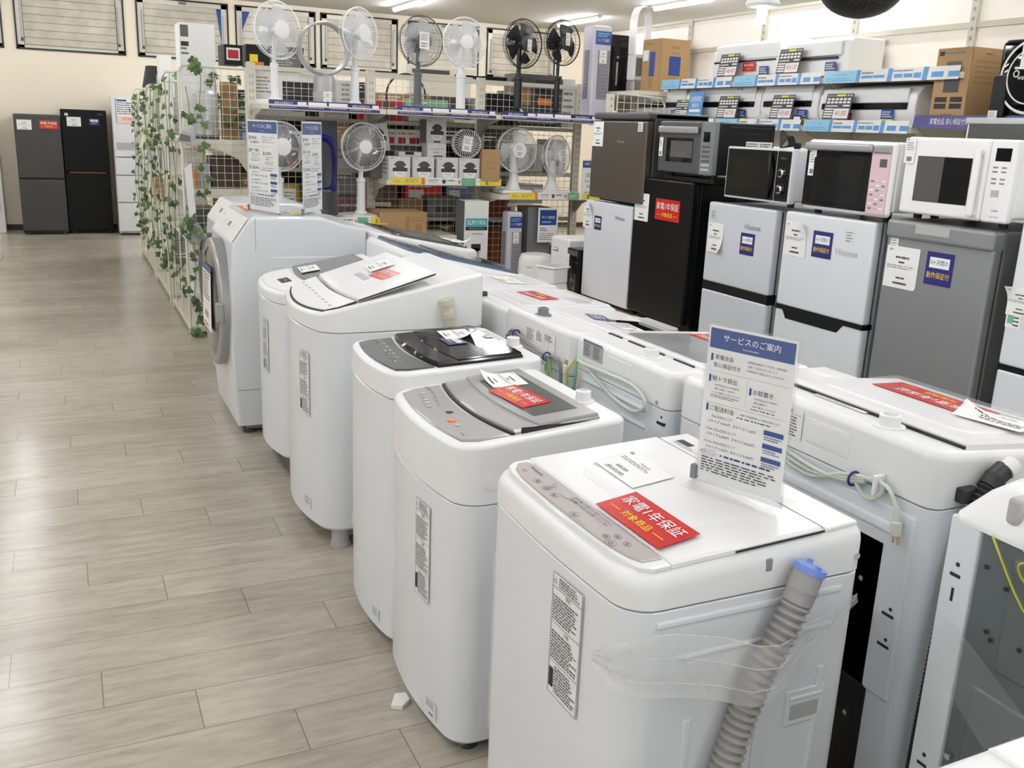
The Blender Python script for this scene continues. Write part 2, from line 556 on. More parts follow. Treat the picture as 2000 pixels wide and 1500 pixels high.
def shutter_material():
    m = bpy.data.materials.new('roller_shutter_slats')
    m.use_nodes = True
    nt = m.node_tree; L = nt.links
    b = nt.nodes['Principled BSDF']
    tc = nt.nodes.new('ShaderNodeTexCoord')
    sp = nt.nodes.new('ShaderNodeSeparateXYZ')
    L.new(tc.outputs['Object'], sp.inputs[0])
    a = nt.nodes.new('ShaderNodeMath'); a.operation = 'DIVIDE'; a.inputs[1].default_value = 0.094
    L.new(sp.outputs[2], a.inputs[0])
    fr = nt.nodes.new('ShaderNodeMath'); fr.operation = 'FRACT'
    L.new(a.outputs[0], fr.inputs[0])
    lt = nt.nodes.new('ShaderNodeMath'); lt.operation = 'LESS_THAN'; lt.inputs[1].default_value = 0.07
    L.new(fr.outputs[0], lt.inputs[0])
    no = nt.nodes.new('ShaderNodeTexNoise'); no.inputs['Scale'].default_value = 5; no.inputs['Detail'].default_value = 6
    L.new(tc.outputs['Object'], no.inputs['Vector'])
    rp = nt.nodes.new('ShaderNodeValToRGB')
    rp.color_ramp.elements[0].position = 0.3; rp.color_ramp.elements[0].color = (*lin((184, 178, 160)), 1)
    rp.color_ramp.elements[1].position = 0.7; rp.color_ramp.elements[1].color = (*lin((214, 208, 192)), 1)
    L.new(no.outputs['Fac'], rp.inputs[0])
    mx = nt.nodes.new('ShaderNodeMixRGB'); mx.inputs[2].default_value = (*lin((112, 106, 94)), 1)
    L.new(lt.outputs[0], mx.inputs[0]); L.new(rp.outputs[0], mx.inputs[1])
    L.new(mx.outputs[0], b.inputs['Base Color'])
    b.inputs['Roughness'].default_value = 0.5
    return m
SHUT = shutter_material()

struct(MB().box(-7, -3.6, -0.1, XR+0.2, YB+0.3, 0, FLOORM).build('floor', smooth=False))
struct(MB().box(-7, -3.6, ZC, XR+0.2, YB+0.3, ZC+0.12, CEILM).build('ceiling', smooth=False))
struct(MB().box(XR, -3.6, 0, XR+0.15, YB+0.3, ZC, WALLR).build('wall_right', smooth=False))
# back wall with openings for the high windows
WINS = [(-3.1, -1.9), (-1.76, -0.56), (-0.42, 0.88), (1.03, 2.22), (2.31, 3.43), (3.5, 4.66), (4.82, 5.97), (6.1, 7.3)]
WZ0, WZ1 = 2.30, 3.06
w = MB()
w.box(-7, YB, 0, XR, YB+0.15, WZ0, WALLM)
w.box(-7, YB, WZ1, XR, YB+0.15, ZC, WALLM)
xs = [-7]+[q for a in WINS for q in a]+[XR]
for i in range(0, len(xs), 2):
    w.box(xs[i], YB, WZ0, xs[i+1], YB+0.15, WZ1, WALLM)
struct(w.build('wall_back', smooth=False))
struct(MB().box(-7, YB-0.012, 0, XR, YB, 0.075, BASEB).build('baseboard_back', smooth=False))
for i, (x0, x1) in enumerate(WINS):
    f = MB()
    y0 = YB-0.02
    for (a, b, c, d) in ((x0, WZ0, x1, WZ0+0.02), (x0, WZ1-0.02, x1, WZ1), (x0, WZ0, x0+0.02, WZ1), (x1-0.02, WZ0, x1, WZ1)):
        f.box(a, y0, b, c, YB+0.06, d, WINK)
    t = 0.055
    for (a, b, c, d) in ((x0+.02, WZ0+.02, x1-.02, WZ0+t), (x0+.02, WZ1-t-.02, x1-.02, WZ1-.02), (x0+.02, WZ0+.02, x0+.02+t*1.35, WZ1-.02), (x1-.02-t*1.35, WZ0+.02, x1-.02, WZ1-.02)):
        f.box(a, y0+0.012, b, c, YB+0.05, d, WINF)
    wo = struct(f.build('window_%d' % (i+1), smooth=False))
    a, b = x0+.02+t*1.35, x1-.02-t*1.35
    MB().box(a, YB+0.02, WZ0+t, b, YB+0.03, WZ1-t-.02, WINK).box(a+.006, YB+0.012, WZ0+t+.008, b-.006, YB+0.025, WZ1-t-.02, SHUT).build('shutter_pane', wo, smooth=False)
    for xx in (x0+0.075, x1-0.075):
        MB().rbox(xx-.007, y0-.012, WZ0+0.12, xx+.007, y0+.012, WZ1-0.16, .006, LIGHTG).rbox(xx-.014, y0-.016, WZ0+0.1, xx+.014, y0+.012, WZ0+0.14, .008, DARKG).build('handle', wo)
    MB().rbox((x0+x1)/2-.05, y0-.02, WZ1-.06, (x0+x1)/2+.05, y0+.01, WZ1-.03, .008, MIDG).build('latch', wo)
# blue cloth edges showing beside two of the shutters
struct(MB().prism([(2.06, YB+.008, 3.0), (2.13, YB+.008, 3.0), (2.13, YB+.008, 2.5)], (0, .006, 0), BLUE).prism([(2.4, YB+.008, 3.0), (2.52, YB+.008, 3.0), (2.4, YB+.008, 2.72)], (0, .006, 0), BLUE).build('trim_1', smooth=False))

# fluorescent battens, in rows along the room
first = None
for X in (-3.2, -0.7, 1.8, 4.3, 6.85):
    for Y in (-1.6, 1.0, 3.6, 6.2, 8.85, 11.45):
        Yc = Y+1.25
        name = 'ceiling_light'
        seen = {(4.3, 11.45): 'fluorescent tube light on the ceiling above the white stand fans', (6.85, 8.85): 'fluorescent tube light on the ceiling above the cardboard box and wall shelving', (6.85, 11.45): 'fluorescent tube light on the far ceiling behind the black stand fans'}
        lab = seen.get((X, Y), 'white fluorescent tube light overhead, outside the picture')
        if first is None:
            t = thing(name, lab, 'ceiling light', (X, Yc, ZC), 0, 'fluorescent ceiling lights')
            MB().box(-.035, -.63, -.028, .035, .63, 0, WHITE2).box(-.02, -.62, -.045, .02, -.6, -.02, WHITE2).box(-.02, .6, -.045, .02, .62, -.02, WHITE2).build('housing', t, smooth=False)
            MB().lathe([(.0165, -.6), (.0165, .6)], TUBE, 10, 'y', (0, 0, -.05)).build('tube', t)
            first = t
        else:
            t = copy_tree(first)
            t.location = (X, Yc, ZC)
            t['label'] = lab

# pale boards at the left edge of the picture
o = MB().rbox(-1.55, 11.35, 0, -0.66, 11.75, 0.08, .01, CREAM).rbox(-1.5, 11.4, .08, -0.665, 11.7, 1.75, .01, CREAM).build('partition_board')
tag(o, 'tall cream board at the aisle edge, nearer than the slate fridge', 'board')
o = MB().rbox(-1.6, 13.85, 0, -0.715, 14.0, 1.62, .012, WHITE2).rbox(-1.55, 13.83, .3, -0.76, 13.85, 1.5, .005, LIGHTG).build('partition_board')
tag(o, 'narrow white board standing against the back wall beside the slate fridge', 'board')

# ------------------------------------------------------------------ washing machines
# every machine is built facing local -x; y runs across it, x from the front (0) to the back (D)
def footprint(W, D, bulge, r, rb, ins=0.0, n=6):
    p = []
    def arc(cx, cy, q, a0, k):
        for i in range(k+1):
            a = R(a0+90*i/k)
            p.append((cx+q*math.cos(a), cy+q*math.sin(a)))
    arc(D-rb, rb, max(rb-ins, .001), 270, 3)
    arc(D-rb, W-rb, max(rb-ins, .001), 0, 3)
    arc(r, W-r, max(r-ins, .001), 90, n)
    for i in range(1, 12):
        p.append((ins, (W-r)+(2*r-W)*i/12))
    arc(r, r, max(r-ins, .001), 180, n)
    return [(x-bulge*(1-(2*y/W-1)**2)*max(0, 1-x/(0.35*D)), y) for x, y in p]
def patch(mb, pts, zt, h, mat, h0=-0.003, soft=0.004):
    cx = sum(p[0] for p in pts)/len(pts); cy = sum(p[1] for p in pts)/len(pts)
    def ins(p, d):
        v = Vector((cx-p[0], cy-p[1])); l = v.length or 1
        return (p[0]+v.x/l*d, p[1]+v.y/l*d)
    a = [(x, y, zt(x)+h0) for x, y in pts]
    b = [(x, y, zt(x)+h-min(soft, h*.5)) for x, y in pts]
    c = [(x, y, zt(x)+h) for x, y in (ins(p, soft) for p in pts)]
    return mb.loft([a, b, c], mat)
def rounded(x0, y0, x1, y1, r, k=4):
    p = []
    for cx, cy, a0 in ((x1-r, y0+r, 270), (x1-r, y1-r, 0), (x0+r, y1-r, 90), (x0+r, y0+r, 180)):
        for i in range(k+1):
            a = R(a0+90*i/k)
            p.append((cx+r*math.cos(a), cy+r*math.sin(a)))
    return p
class Washer:
    pass
def washer(label, loc, rz, W, D, zs, zf, zb, bulge=0.03, r=0.05, z0=0.035, e=0.022, mat=None, tmat=None, name='washing_machine', group=None, knee=None):
    w = Washer()
    mat, tmat = mat or WHITE, tmat or WHITE2
    w.t = thing(name, label, 'washing machine', loc, rz, group)
    w.W, w.D, w.zs, w.bulge = W, D, zs, bulge
    if knee:
        kx, kz = knee
        w.zt = lambda x: (zf+(kz-zf)*max(x, -.05)/kx) if x < kx else kz+(zb-kz)*(x-kx)/(D-kx)
    else:
        w.zt = lambda x: zf+(zb-zf)*x/D
    w.fx = lambda y: -bulge*(1-(2*y/W-1)**2)
    F = lambda i: footprint(W, D, bulge, r, .03, i)
    w.F = F
    b = MB()
    rings = [[(x, y, z0) for x, y in F(.012)], [(x, y, z0+.012) for x, y in F(0)], [(x, y, zs-.0045) for x, y in F(0)], [(x, y, zs-.0025) for x, y in F(.002)]]
    b.loft(rings, mat)
    b.loft([[(x, y, zs-.004) for x, y in F(.0035)], [(x, y, zs+.002) for x, y in F(.0035)]], SEAMG, False, False)
    w.bodymb = b
    tp = MB()
    sl = D+.1
    rings = [[(x, y, zs+.0005) for x, y in F(.0015)], [(x, y, zs+.0025) for x, y in F(-.001)]]
    for k in range(5):
        a = PI/2*k/4
        rings.append([(x, y, max(w.zt(x)-e*(1-math.sin(a)), zs+.004)) for x, y in F(e*(1-math.cos(a))-.001)])
    tp.loft(rings, tmat, True, True)
    w.topmb = tp
    w.feet = []
    return w
def finish(w, feet=True, foot_r=.022, foot_h=.04, footmat=None):
    w.body = w.bodymb.build('body', w.t)
    w.top = w.topmb.build('top_frame', w.t)
    if feet:
        for x, y in ((.06, .06), (.06, w.W-.06), (w.D-.07, .06), (w.D-.07, w.W-.06)):
            MB().lathe([(foot_r*1.15, 0), (foot_r*1.15, .012), (foot_r, .014), (foot_r, foot_h)], footmat or DARKG, 14, c=(x, y, 0)).build('foot', w.t)
def deck(w, x, y, dz=0.004):
    return (x, y, w.zt(x)+dz)
def deckV(w, x, d=.05):
    return Vector((d, 0, w.zt(x+d)-w.zt(x))).normalized()
U0 = Vector((0, -1, 0))
def label_sheet(w, y, z, wd, h, x=None, off=.003):
    """caution label printed on the front panel"""
    xx = (w.fx(y) if x is None else x)-off
    sl = (w.fx(y-wd)-w.fx(y))/wd
    it = [('r', 0, 0.995, 1, 1, INKG), ('r', 0, 0, 1, .004, INKG), ('r', 0, 0, .015, 1, INKG), ('r', .985, 0, 1, 1, INKG),
          ('l', .22, .9, .95, .985, 4, INK), ('r', 0, .885, 1, .89, INKG), ('t', '△', .1, .94, .05, INK), ('t', '警告', .55, .86, .035, INK), ('l', .05, .62, .9, .83, 9, INK),
          ('r', 0, .6, 1, .604, INKG), ('t', '注意', .55, .57, .035, INK), ('l', .05, .3, .95, .54, 10, INK), ('r', 0, .28, 1, .284, INKG), ('r', .04, .06, .18, .22, INK), ('l', .22, .03, .95, .26, 9, INK)]
    return sticker('caution_label', w.t, (xx, y, z), Vector((sl, -1, 0)), (0, 0, 1), wd, h, WHITE2, it)
def top_curve(w, x0, dx, y0, y1, n=10):
    """points across the deck from y0 to y1 on a curve that bows to the front by dx in the middle"""
    return [(x0-dx*(1-(2*(y0+(y1-y0)*i/n)/w.W-1)**2), y0+(y1-y0)*i/n) for i in range(n+1)]
def water_inlet(w, x, y, mat=None, r=.02, h=.03):
    z = w.zt(x)
    MB().lathe([(r*1.5, -.004), (r*1.5, .004), (r*1.05, .006), (r*1.05, .01), (r, .012), (r, h), (r*.7, h+.002), (r*.7, h-.01)], mat or WHITE2, 20, c=(x, y, z)).build('water_inlet', w.t)
def hose(parent, pts, r, mat, name='drain_hose', pitch=.011, plain=0.0, n=14):
    """corrugated hose: ribs along a smooth path, the first stretch plain"""
    P = curve(pts, 10)
    L = [0]
    for a, b in zip(P, P[1:]):
        L.append(L[-1]+(Vector(b)-Vector(a)).length)
    tot = L[-1]
    path, rad = [], []
    s = 0.0
    def at(d):
        for i in range(len(L)-1):
            if L[i+1] >= d:
                t = (d-L[i])/max(L[i+1]-L[i], 1e-9)
                return Vector(P[i]).lerp(Vector(P[i+1]), t)
        return Vector(P[-1])
    if plain > 0:
        for d, q in ((0, .98), (plain*.5, .98), (plain*.52, 1.04), (plain*.6, 1.04), (plain*.62, .98), (plain, .98)):
            path.append(at(d)); rad.append(r*q)
        s = plain
    while s < tot:
        for d, q in ((.0, .75), (.32, .97), (.46, 1.02), (.60, .97)):
            path.append(at(min(s+d*pitch, tot))); rad.append(r*q)
        s += pitch
    return MB().tube(path, rad, mat, n).build(name, parent, sharp=60)

# --- the white machine in front, beige control strip, service sign on its lid
w = washer('white top-loading washing machine nearest the camera, beige control strip and grey drain hose', (.742, 1.10, 0), 0, .54, .478, .832, .895, .918, .012, .055, e=.03)
W, D = w.W, w.D
b = w.bodymb
# pressed panels and grip recess on its side
for x0, x1, z0, z1 in ((.05, .43, .80, .813), (.10, .42, .735, .745)):
    b.rbox(x0, -.004, z0, x1, .01, z1, .004, WHITE)
b.rbox(.27, -.004, .10, .30, .01, .66, .004, WHITE).rbox(.40, -.004, .10, .415, .01, .66, .004, WHITE).rbox(.12, -.003, .10, .135, .01, .62, .003, WHITE)
t = w.topmb
t.rbox(.255, -.002, .865, .27, .004, .888, .003, SEAMG)
t.lathe([(.006, -.002), (.006, .002)], CHROME, 12, 'y', (.455, -.001, .862))
finish(w)
# front strip with the controls
p = MB()
o1 = [(x+.018, y) for x, y in [(w.fx(y), y) for y in [W-.06-(W-.12)*i/10 for i in range(11)]]]
out = [(.075, .012), (.075, W-.014), (.045, W-.014), (.026, W-.028)]+o1+[(.026, .026), (.045, .012)]
patch(p, out, w.zt, .006, WHITE2, soft=.006)
p.build('front_rim', w.t)
p = MB()
pan = [(.070, .030), (.070, W-.055), (.060, W-.035), (.042, W-.035), (.026, W-.06)]+[(x+.007, y) for x, y in o1[1:-1]]+[(.026, .055), (.036, .034)]
M_ = lambda x: .024+(x-.036)*.68
patch(p, pan, lambda x: w.zt(x)+.006, .0035, BEIGEG, soft=.003)
def dk(mb, s_, x, y, size, mat, lift=.0105, sq=1.0):
    x = M_(x)
    mb.text(s_, (x, y, w.zt(x)+lift), U0, deckV(w, x), size, mat, sq)
dk(p, 'Panasonic', .082, .445, .013, INK)
dk(p, '5.0', .052, .46, .011, INK)
for x, y, rr in ((.052, .40, .0105), (.05, .362, .0105), (.048, .327, .0105), (.036, .235, .012), (.045, .135, .009), (.036, .11, .013), (.07, .125, .009), (.068, .095, .009)):
    x = M_(x)
    p.torus((x, y, w.zt(x)+.0098), rr*.9, .0005, INKG, 'z', 20, 4, sx=.75)
    p.torus((x, y, w.zt(x)+.0098), rr*.3, .0008, INKG, 'z', 8, 4)
for k in range(4):
    dk(p, '洗い すすぎ 脱水'.split()[k % 3], .083-.008*k, .37-.004*k, .007, INKG)
for k in range(6):
    dk(p, ('おまかせ', 'おいそぎ', '念入り', '毛布', 'ソフト', 'わたし')[k], .088, .285-.0001*k-.022*k, .0075, INK)
    dk(p, ('槽洗浄', '香りジェル', 'パワフル', '化繊', 'ドライ', '予約')[k], .074, .285-.022*k, .0075, INK)
p.quad((.044, .33, w.zt(.044)+.0105), (.044, .30, w.zt(.044)+.0105), (.058, .30, w.zt(.058)+.0105), (.058, .33, w.zt(.058)+.0105), LIGHTG)
dk(p, 'スタート', .024, .20, .008, INKG)
p.build('control_panel', w.t)['label'] = 'beige touch control panel'
l = MB()
patch(l, [(.078, .012), (.383, .012), (.383, W-.014), (.078, W-.014)], w.zt, .008, LIDW, soft=.006)
l.prism([(.20, .0115, w.zt(.2)-.001), (.385, .0115, w.zt(.385)-.001), (.385, .0115, w.zt(.385)+.002), (.20, .0115, w.zt(.2)+.002)], (0, -.002, 0), SEAM)
patch(l, rounded(.13, .10, .34, W-.10, .06), lambda x: w.zt(x)+.006, .006, LIDW, soft=.03)
lid = l.build('lid', w.t)
MB().rbox(.385, .02, w.zt(.385)-.002, .388, W-.02, w.zt(.385)+.004, .001, SEAM).build('lid_hinge', lid)
bk = MB()
patch(bk, [(.39, .012), (.46, .014), (.46, W-.016), (.39, W-.014)], w.zt, .004, WHITE2)
sheet(bk, (.40, W-.05, w.zt(.4)+.005), U0, (1, 0, .02), .085, .03, WHITE2, [('r', .02, .3, .55, .9, INK), ('l', .05, .0, .95, .28, 2, INKG)])
bk.build('back_panel', w.t)
red_sticker(w.t, deck(w, .076, .250, .0135), U0, deckV(w, .2)+Vector((0, .17, 0)), .198, .095)
sticker('price_tag', w.t, deck(w, .178, .442, .0135), Vector((-.03, -1, 0)), Vector((1, .12, .05)), .158, .10, PAPER,
        [('t', 'Panasonic', .55, .78, .09, INK), ('l', .1, .6, .9, .72, 2, INKG), ('t', '¥30,000', .42, .32, .13, INK), ('t', '(税込¥33,000)', .42, .14, .14, INK, .8), ('r', .08, .85, .16, .93, GRN)], curl=(0, 1, .006))
label_sheet(w, .225, .575, .10, .235)
# drain hose strapped to the side with its blue end cap, and the stretch film round the machine
hz = hose(w.t, [(.318, -.034, .872), (.285, -.036, .79), (.245, -.034, .71), (.215, -.03, .62), (.185, -.034, .52), (.155, -.03, .38), (.14, -.03, .2), (.15, -.03, .06)], .026, HOSE, plain=.055, pitch=.0145)
cp = MB()
cp.tube([(.3175, -.034, .870), (.3215, -.034, .881)], .0268, BLUECAP, 18).tube([(.321, -.052, .888), (.318, -.05, .875)], .005, BLUECAP, 8).tube([(.338, -.014, .882), (.333, -.016, .87)], .005, BLUECAP, 8)
cp.build('hose_cap', hz)['label'] = 'pale blue hose cap'
f = MB()
ring = [(.468, .004), (.452, -.003), (.41, -.006), (.34, -.014), (.275, -.052), (.238, -.066), (.20, -.062), (.155, -.024), (.09, -.006), (.022, .0), (-.006, .03), (-.012, .080)]
tops = [.79, .79, .778, .766, .772, .776, .778, .786, .795, .80, .775, .738]
bots = [.772, .772, .74, .706, .686, .672, .667, .670, .680, .69, .70, .716]
n = len(ring)
rows = []
q = random.Random(3)
for k in range(9):
    row = []
    for i in range(n):
        a = k/8
        z = bots[i]+(tops[i]-bots[i])*a
        x, y = ring[i]
        nz = .006*math.sin(k*2.2+i*1.3)+q.uniform(-.003, .003)
        row.append((x-(.004+nz if i > 7 else 0), y-(.004+abs(nz)), z))
    rows.append(row)
v = [p_ for r_ in rows for p_ in r_]
fc = [(a*n+i, a*n+i+1, (a+1)*n+i+1, (a+1)*n+i) for a in range(8) for i in range(n-1)]
f.add(v, fc, FILM)
for k, m0 in ((2, .5), (5, .9), (8, .3)):
    f.tube([(rows[k][i][0], rows[k][i][1]-.0015, rows[k][i][2]) for i in range(2, n)], .0012, FILM, 5)
f.build('stretch_film', w.t, sharp=180)['label'] = 'clear stretch film wrapped round the drain hose'
g = MB()
g.rbox(.335, -.0035, .553, .422, .002, .622, .006, WHITE).rbox(.343, -.0055, .603, .415, .002, .611, .003, WHITE2).rbox(.345, -.0042, .562, .412, .002, .596, .004, LIGHTG)
g.build('side_grip', w.t)
PANW = w

# service sign standing on its lid
def service_sign(name, label, loc, rz, wd, h, group=None):
    t = thing(name, label, 'sign', loc, rz, group)
    it = [('r', .02, .86, .98, .985, BLUE), ('t', 'サービスのご案内', .5, .93, .05, INKW), ('t', 'Service Information', .5, .885, .014, INKW),
          ('r', .05, .78, .075, .825, BLUE), ('t', '家電全品', .21, .805, .033, INK), ('t', '安心保証付き', .25, .755, .033, INK), ('t', '家電製品は最大で「10ヵ月」の動作保証', .70, .815, .0155, INKB, .95), ('t', '故障・不具合が生じましたら', .655, .788, .0155, INKB), ('t', '店頭返金にて保証させていただきます。', .70, .761, .0155, INKB, .95),
          ('r', .04, .715, .96, .7165, INKG), ('r', .05, .645, .075, .69, BLUE), ('t', '軽トラ貸出', .24, .668, .036, INK), ('t', '6,000円(税込)以上の大型商品を', .275, .63, .0145, INKB, .9), ('t', 'ご購入の際は、90分まで', .245, .605, .0145, INKB), ('t', 'トラックを無料レンタルいたします。', .275, .58, .0145, INKB, .9), ('l', .09, .545, .46, .568, 2, INKG),
          ('r', .5, .53, .502, .7, INKG), ('r', .53, .615, .555, .66, BLUE), ('t', 'お取置き', .69, .638, .036, INK), ('t', '6,000円(税込)以上の商品は、', .735, .60, .0145, INKB, .9), ('t', '最長1週間まで', .67, .575, .0145, INKB), ('t', 'お取り置きいただけます。', .725, .55, .0145, INKB), ('l', .57, .522, .93, .54, 1, INKG),
          ('r', .04, .51, .96, .5115, INKG), ('r', .05, .455, .075, .50, BLUE), ('t', 'ご配送料金', .24, .475, .036, INK), ('t', '距離から料金帯判断により配送料が異なります。', .69, .478, .0145, INKB, .88), ('l', .42, .445, .9, .465, 1, INKG)]
    for k, (a, b_, c_) in enumerate((('7km以内のエリア', '小サイズ 4,900円', '大サイズ 7,100円'), ('7.1km~15km以内のエリア', '小サイズ 6,000円', '大サイズ 8,200円'), ('15.1km~20km以内のエリア', '小サイズ 7,100円', '大サイズ 9,300円'))):
        y = .425-.085*k
        it += [('t', a, .25, y, .022, INKB, .9), ('t', b_, .22, y-.035, .022, INK), ('t', c_, .52, y-.035, .022, INK), ('r', .74, y-.03, .96, y, BLUE), ('l', .75, y-.065, .95, y-.036, 2, INKB)]
    it += [('r', .05, .165, .22, .167, INKG), ('r', .05, .195, .22, .197, INKG), ('t', '配送オプション', .135, .18, .018, INKB), ('l', .27, .165, .93, .195, 1, INKB), ('l', .05, .05, .93, .155, 6, INK)]
    sheet(MB(), (-.0006, wd/2-.004, .01), U0, (0, 0, 1), wd-.008, h-.014, PAPER, it, t=.0005).build('printed_card', t, smooth=False)
    a = MB()
    a.box(-.0035, -wd/2, 0, -.0018, wd/2, h, ACRYL).box(.001, -wd/2, 0, .0025, wd/2, h, ACRYL)
    a.box(-.0035, -wd/2-.001, 0, .0025, -wd/2+.001, h, ACRYL).box(-.0035, wd/2-.001, 0, .0025, wd/2+.001, h, ACRYL)
    a.box(-.05, -wd/2, 0, .05, wd/2, .0025, ACRYL)
    a.build('acrylic_stand', t, smooth=False)
    MB().rbox(-.008, wd/2-.006, .004, .006, wd/2+.006, .032, .002, MIDG).build('clip', t)
    return t
service_sign('acrylic_sign', 'blue-headed white service price sign in a clear stand on the nearest washing machine lid', (1.075, 1.285, PANW.zt(.33)+.0125), R(20), .185, .305)

# --- silver-lidded machine beside it
w = washer('white washing machine with silver lid, red sticker and dark window, behind the nearest machine', (.788, 1.90, 0), 0, .53, .44, .69, .836, .872, .03, .055, e=.012)
W, D = w.W, w.D
b = w.bodymb
b.rbox(.085, -.003, .08, .10, .01, .56, .006, WHITE).rbox(.085, -.003, .55, .30, .01, .565, .006, WHITE)
w.topmb.lathe([(.014, -.006), (.012, .002)], WHITE2, 16, 'y', (.07, 0, .742))
finish(w)
front = [(x+.024, y) for x, y in [(w.fx(y), y) for y in [W-.05-(W-.10)*i/10 for i in range(11)]]]
p = MB()
patch(p, top_curve(w, .135, .035, .03, W-.03)+[(.05, W-.03)]+front+[(.05, .03)], w.zt, .005, SILVERP, soft=.004)
for k in range(5):
    x, y = .052-.006*k+.02, .44-.028*k
    p.text(('洗濯', 'すすぎ', '脱水', '毛布', '予約')[k], (x+.012, y, w.zt(x)+.0066), U0, deckV(w, x), .0085, INK)
    p.rbox(x-.022, y-.009, w.zt(x)+.003, x-.008, y+.009, w.zt(x)+.0068, .003, LIGHTG)
p.rbox(.055, .245, w.zt(.06)+.003, .072, .262, w.zt(.06)+.0068, .001, INK)
p.text('AQUA', (.085, .475, w.zt(.085)+.0066), U0, deckV(w, .08), .014, INK)
p.lathe([(.013, .0), (.012, .0075)], ORG, 16, c=(.045, .19, w.zt(.045)))
p.lathe([(.010, .0), (.009, .0075)], LIGHTG, 16, c=(.045, .15, w.zt(.045)))
p.text('8.0kg', (.03, .08, w.zt(.03)+.0066), U0, deckV(w, .03), .010, INK)
p.build('control_panel', w.t)['label'] = 'silver control panel'
l = MB()
patch(l, list(reversed(top_curve(w, .15, .035, .03, W-.03)))+[(.375, .03), (.375, W-.03)], w.zt, .011, SILVERP, soft=.008)
patch(l, list(reversed(top_curve(w, .215, .03, .032, W-.032)))+[(.372, .032), (.372, W-.032)], lambda x: w.zt(x)+.008, .0075, SILVERP, soft=.004)
patch(l, list(reversed(top_curve(w, .235, .022, .09, W-.09)))+[(.345, .09), (.345, W-.09)], lambda x: w.zt(x)+.0145, .002, SMOKE, soft=.003)
patch(l, [p_ for p_ in reversed(top_curve(w, .143, .035, .03, W-.03))]+top_curve(w, .152, .035, .03, W-.03), w.zt, .0062, SEAM, soft=.001)
l.box(.16, .0285, w.zt(.1)-.01, .378, .0302, w.zt(.3)+.004, SEAM)
l.build('lid', w.t)['label'] = 'silver lid with a dark window'
red_sticker(w.t, deck(w, .205, .335, .0185), U0+Vector((.1, 0, 0)), deckV(w, .2)+Vector((0, .1, 0)), .18, .085)
price_tag(w.t, deck(w, .24, .475, .018), Vector((-.1, -1, 0)), Vector((1, -.1, .06)), .13, .10, curl=(0, 0, .02))
water_inlet(w, .405, .17)
label_sheet(w, .225, .375, .085, .265)
sticker('floor_label', w.t, (w.fx(.15)-.002, .15, .065), ((w.fx(.09)-w.fx(.15))/.06, -1, 0), (0, 0, 1), .06, .045, WHITE, [('l', .1, .5, .9, .95, 3, INKG), ('r', .35, .1, .75, .18, INK)])
MB().tube([(.03, .05, .02), (D-.04, .05, .02), (D-.04, W-.05, .02), (.03, W-.05, .02), (.03, .05, .02)], .014, MIDG, 6).build('base', w.t)

# --- black-lidded machine
w = washer('white washing machine with a black lid and navy warranty sticker', (.80, 2.345+.085, 0), 0, .46, .46, .80, .878, .90, .03, .05, e=.012)
W, D = w.W, w.D
finish(w)
front = [(x+.022, y) for x, y in [(w.fx(y), y) for y in [W-.045-(W-.09)*i/10 for i in range(11)]]]
p = MB()
patch(p, top_curve(w, .13, .03, .03, W-.03)+[(.045, W-.03)]+front+[(.045, .03)], w.zt, .005, DARKG, soft=.004)
for k in range(7):
    x, y = .05-.004*k+.012, .40-.045*k
    p.rbox(x-.006, y-.010, w.zt(x)+.003, x+.006, y+.010, w.zt(x)+.0064, .002, SMOKE)
    p.text(('洗い', 'すすぎ', '脱水', '水位', '予約', 'コース', '入')[k], (x+.015, y, w.zt(x)+.0064), U0, deckV(w, x), .010, INKW)
p.build('control_panel', w.t)['label'] = 'black control panel'
l = MB()
patch(l, list(reversed(top_curve(w, .14, .03, .025, W-.025)))+[(.40, .025), (.40, W-.025)], w.zt, .016, DARKLID, soft=.012)
patch(l, list(reversed(top_curve(w, .20, .026, .03, W-.03)))+[(.397, .03), (.397, W-.03)], lambda x: w.zt(x)+.013, .005, LIDK, soft=.004)
l.text('Hisense', (.30, .13, w.zt(.3)+.0192), U0, deckV(w, .3), .016, INKG)
l.build('lid', w.t)['label'] = 'black glossy lid'
navy_sticker(w.t, deck(w, .23, .285, .0195), U0, deckV(w, .2), .095, .06)
price_tag(w.t, deck(w, .26, .385, .0195), Vector((-.1, -1, 0)), Vector((1, -.1, .05)), .125, .095, curl=(1, 1, .025))
sticker('energy_label', w.t, deck(w, .37, .27, .0195), U0, deckV(w, .3), .04, .025, PAPER, [('l', .1, .1, .9, .9, 3, INK)])
water_inlet(w, .43, .16)
sticker('caution_label', w.t, deck(w, .408, .40, .001), U0, deckV(w, .4), .22, .038, WHITE2, [('l', .02, .1, .98, .9, 4, INKG)])
sticker('floor_label', w.t, (w.fx(.14)-.002, .14, .07), ((w.fx(.09)-w.fx(.14))/.05, -1, 0), (0, 0, 1), .05, .04, WHITE, [('l', .1, .3, .9, .95, 3, INKG)])

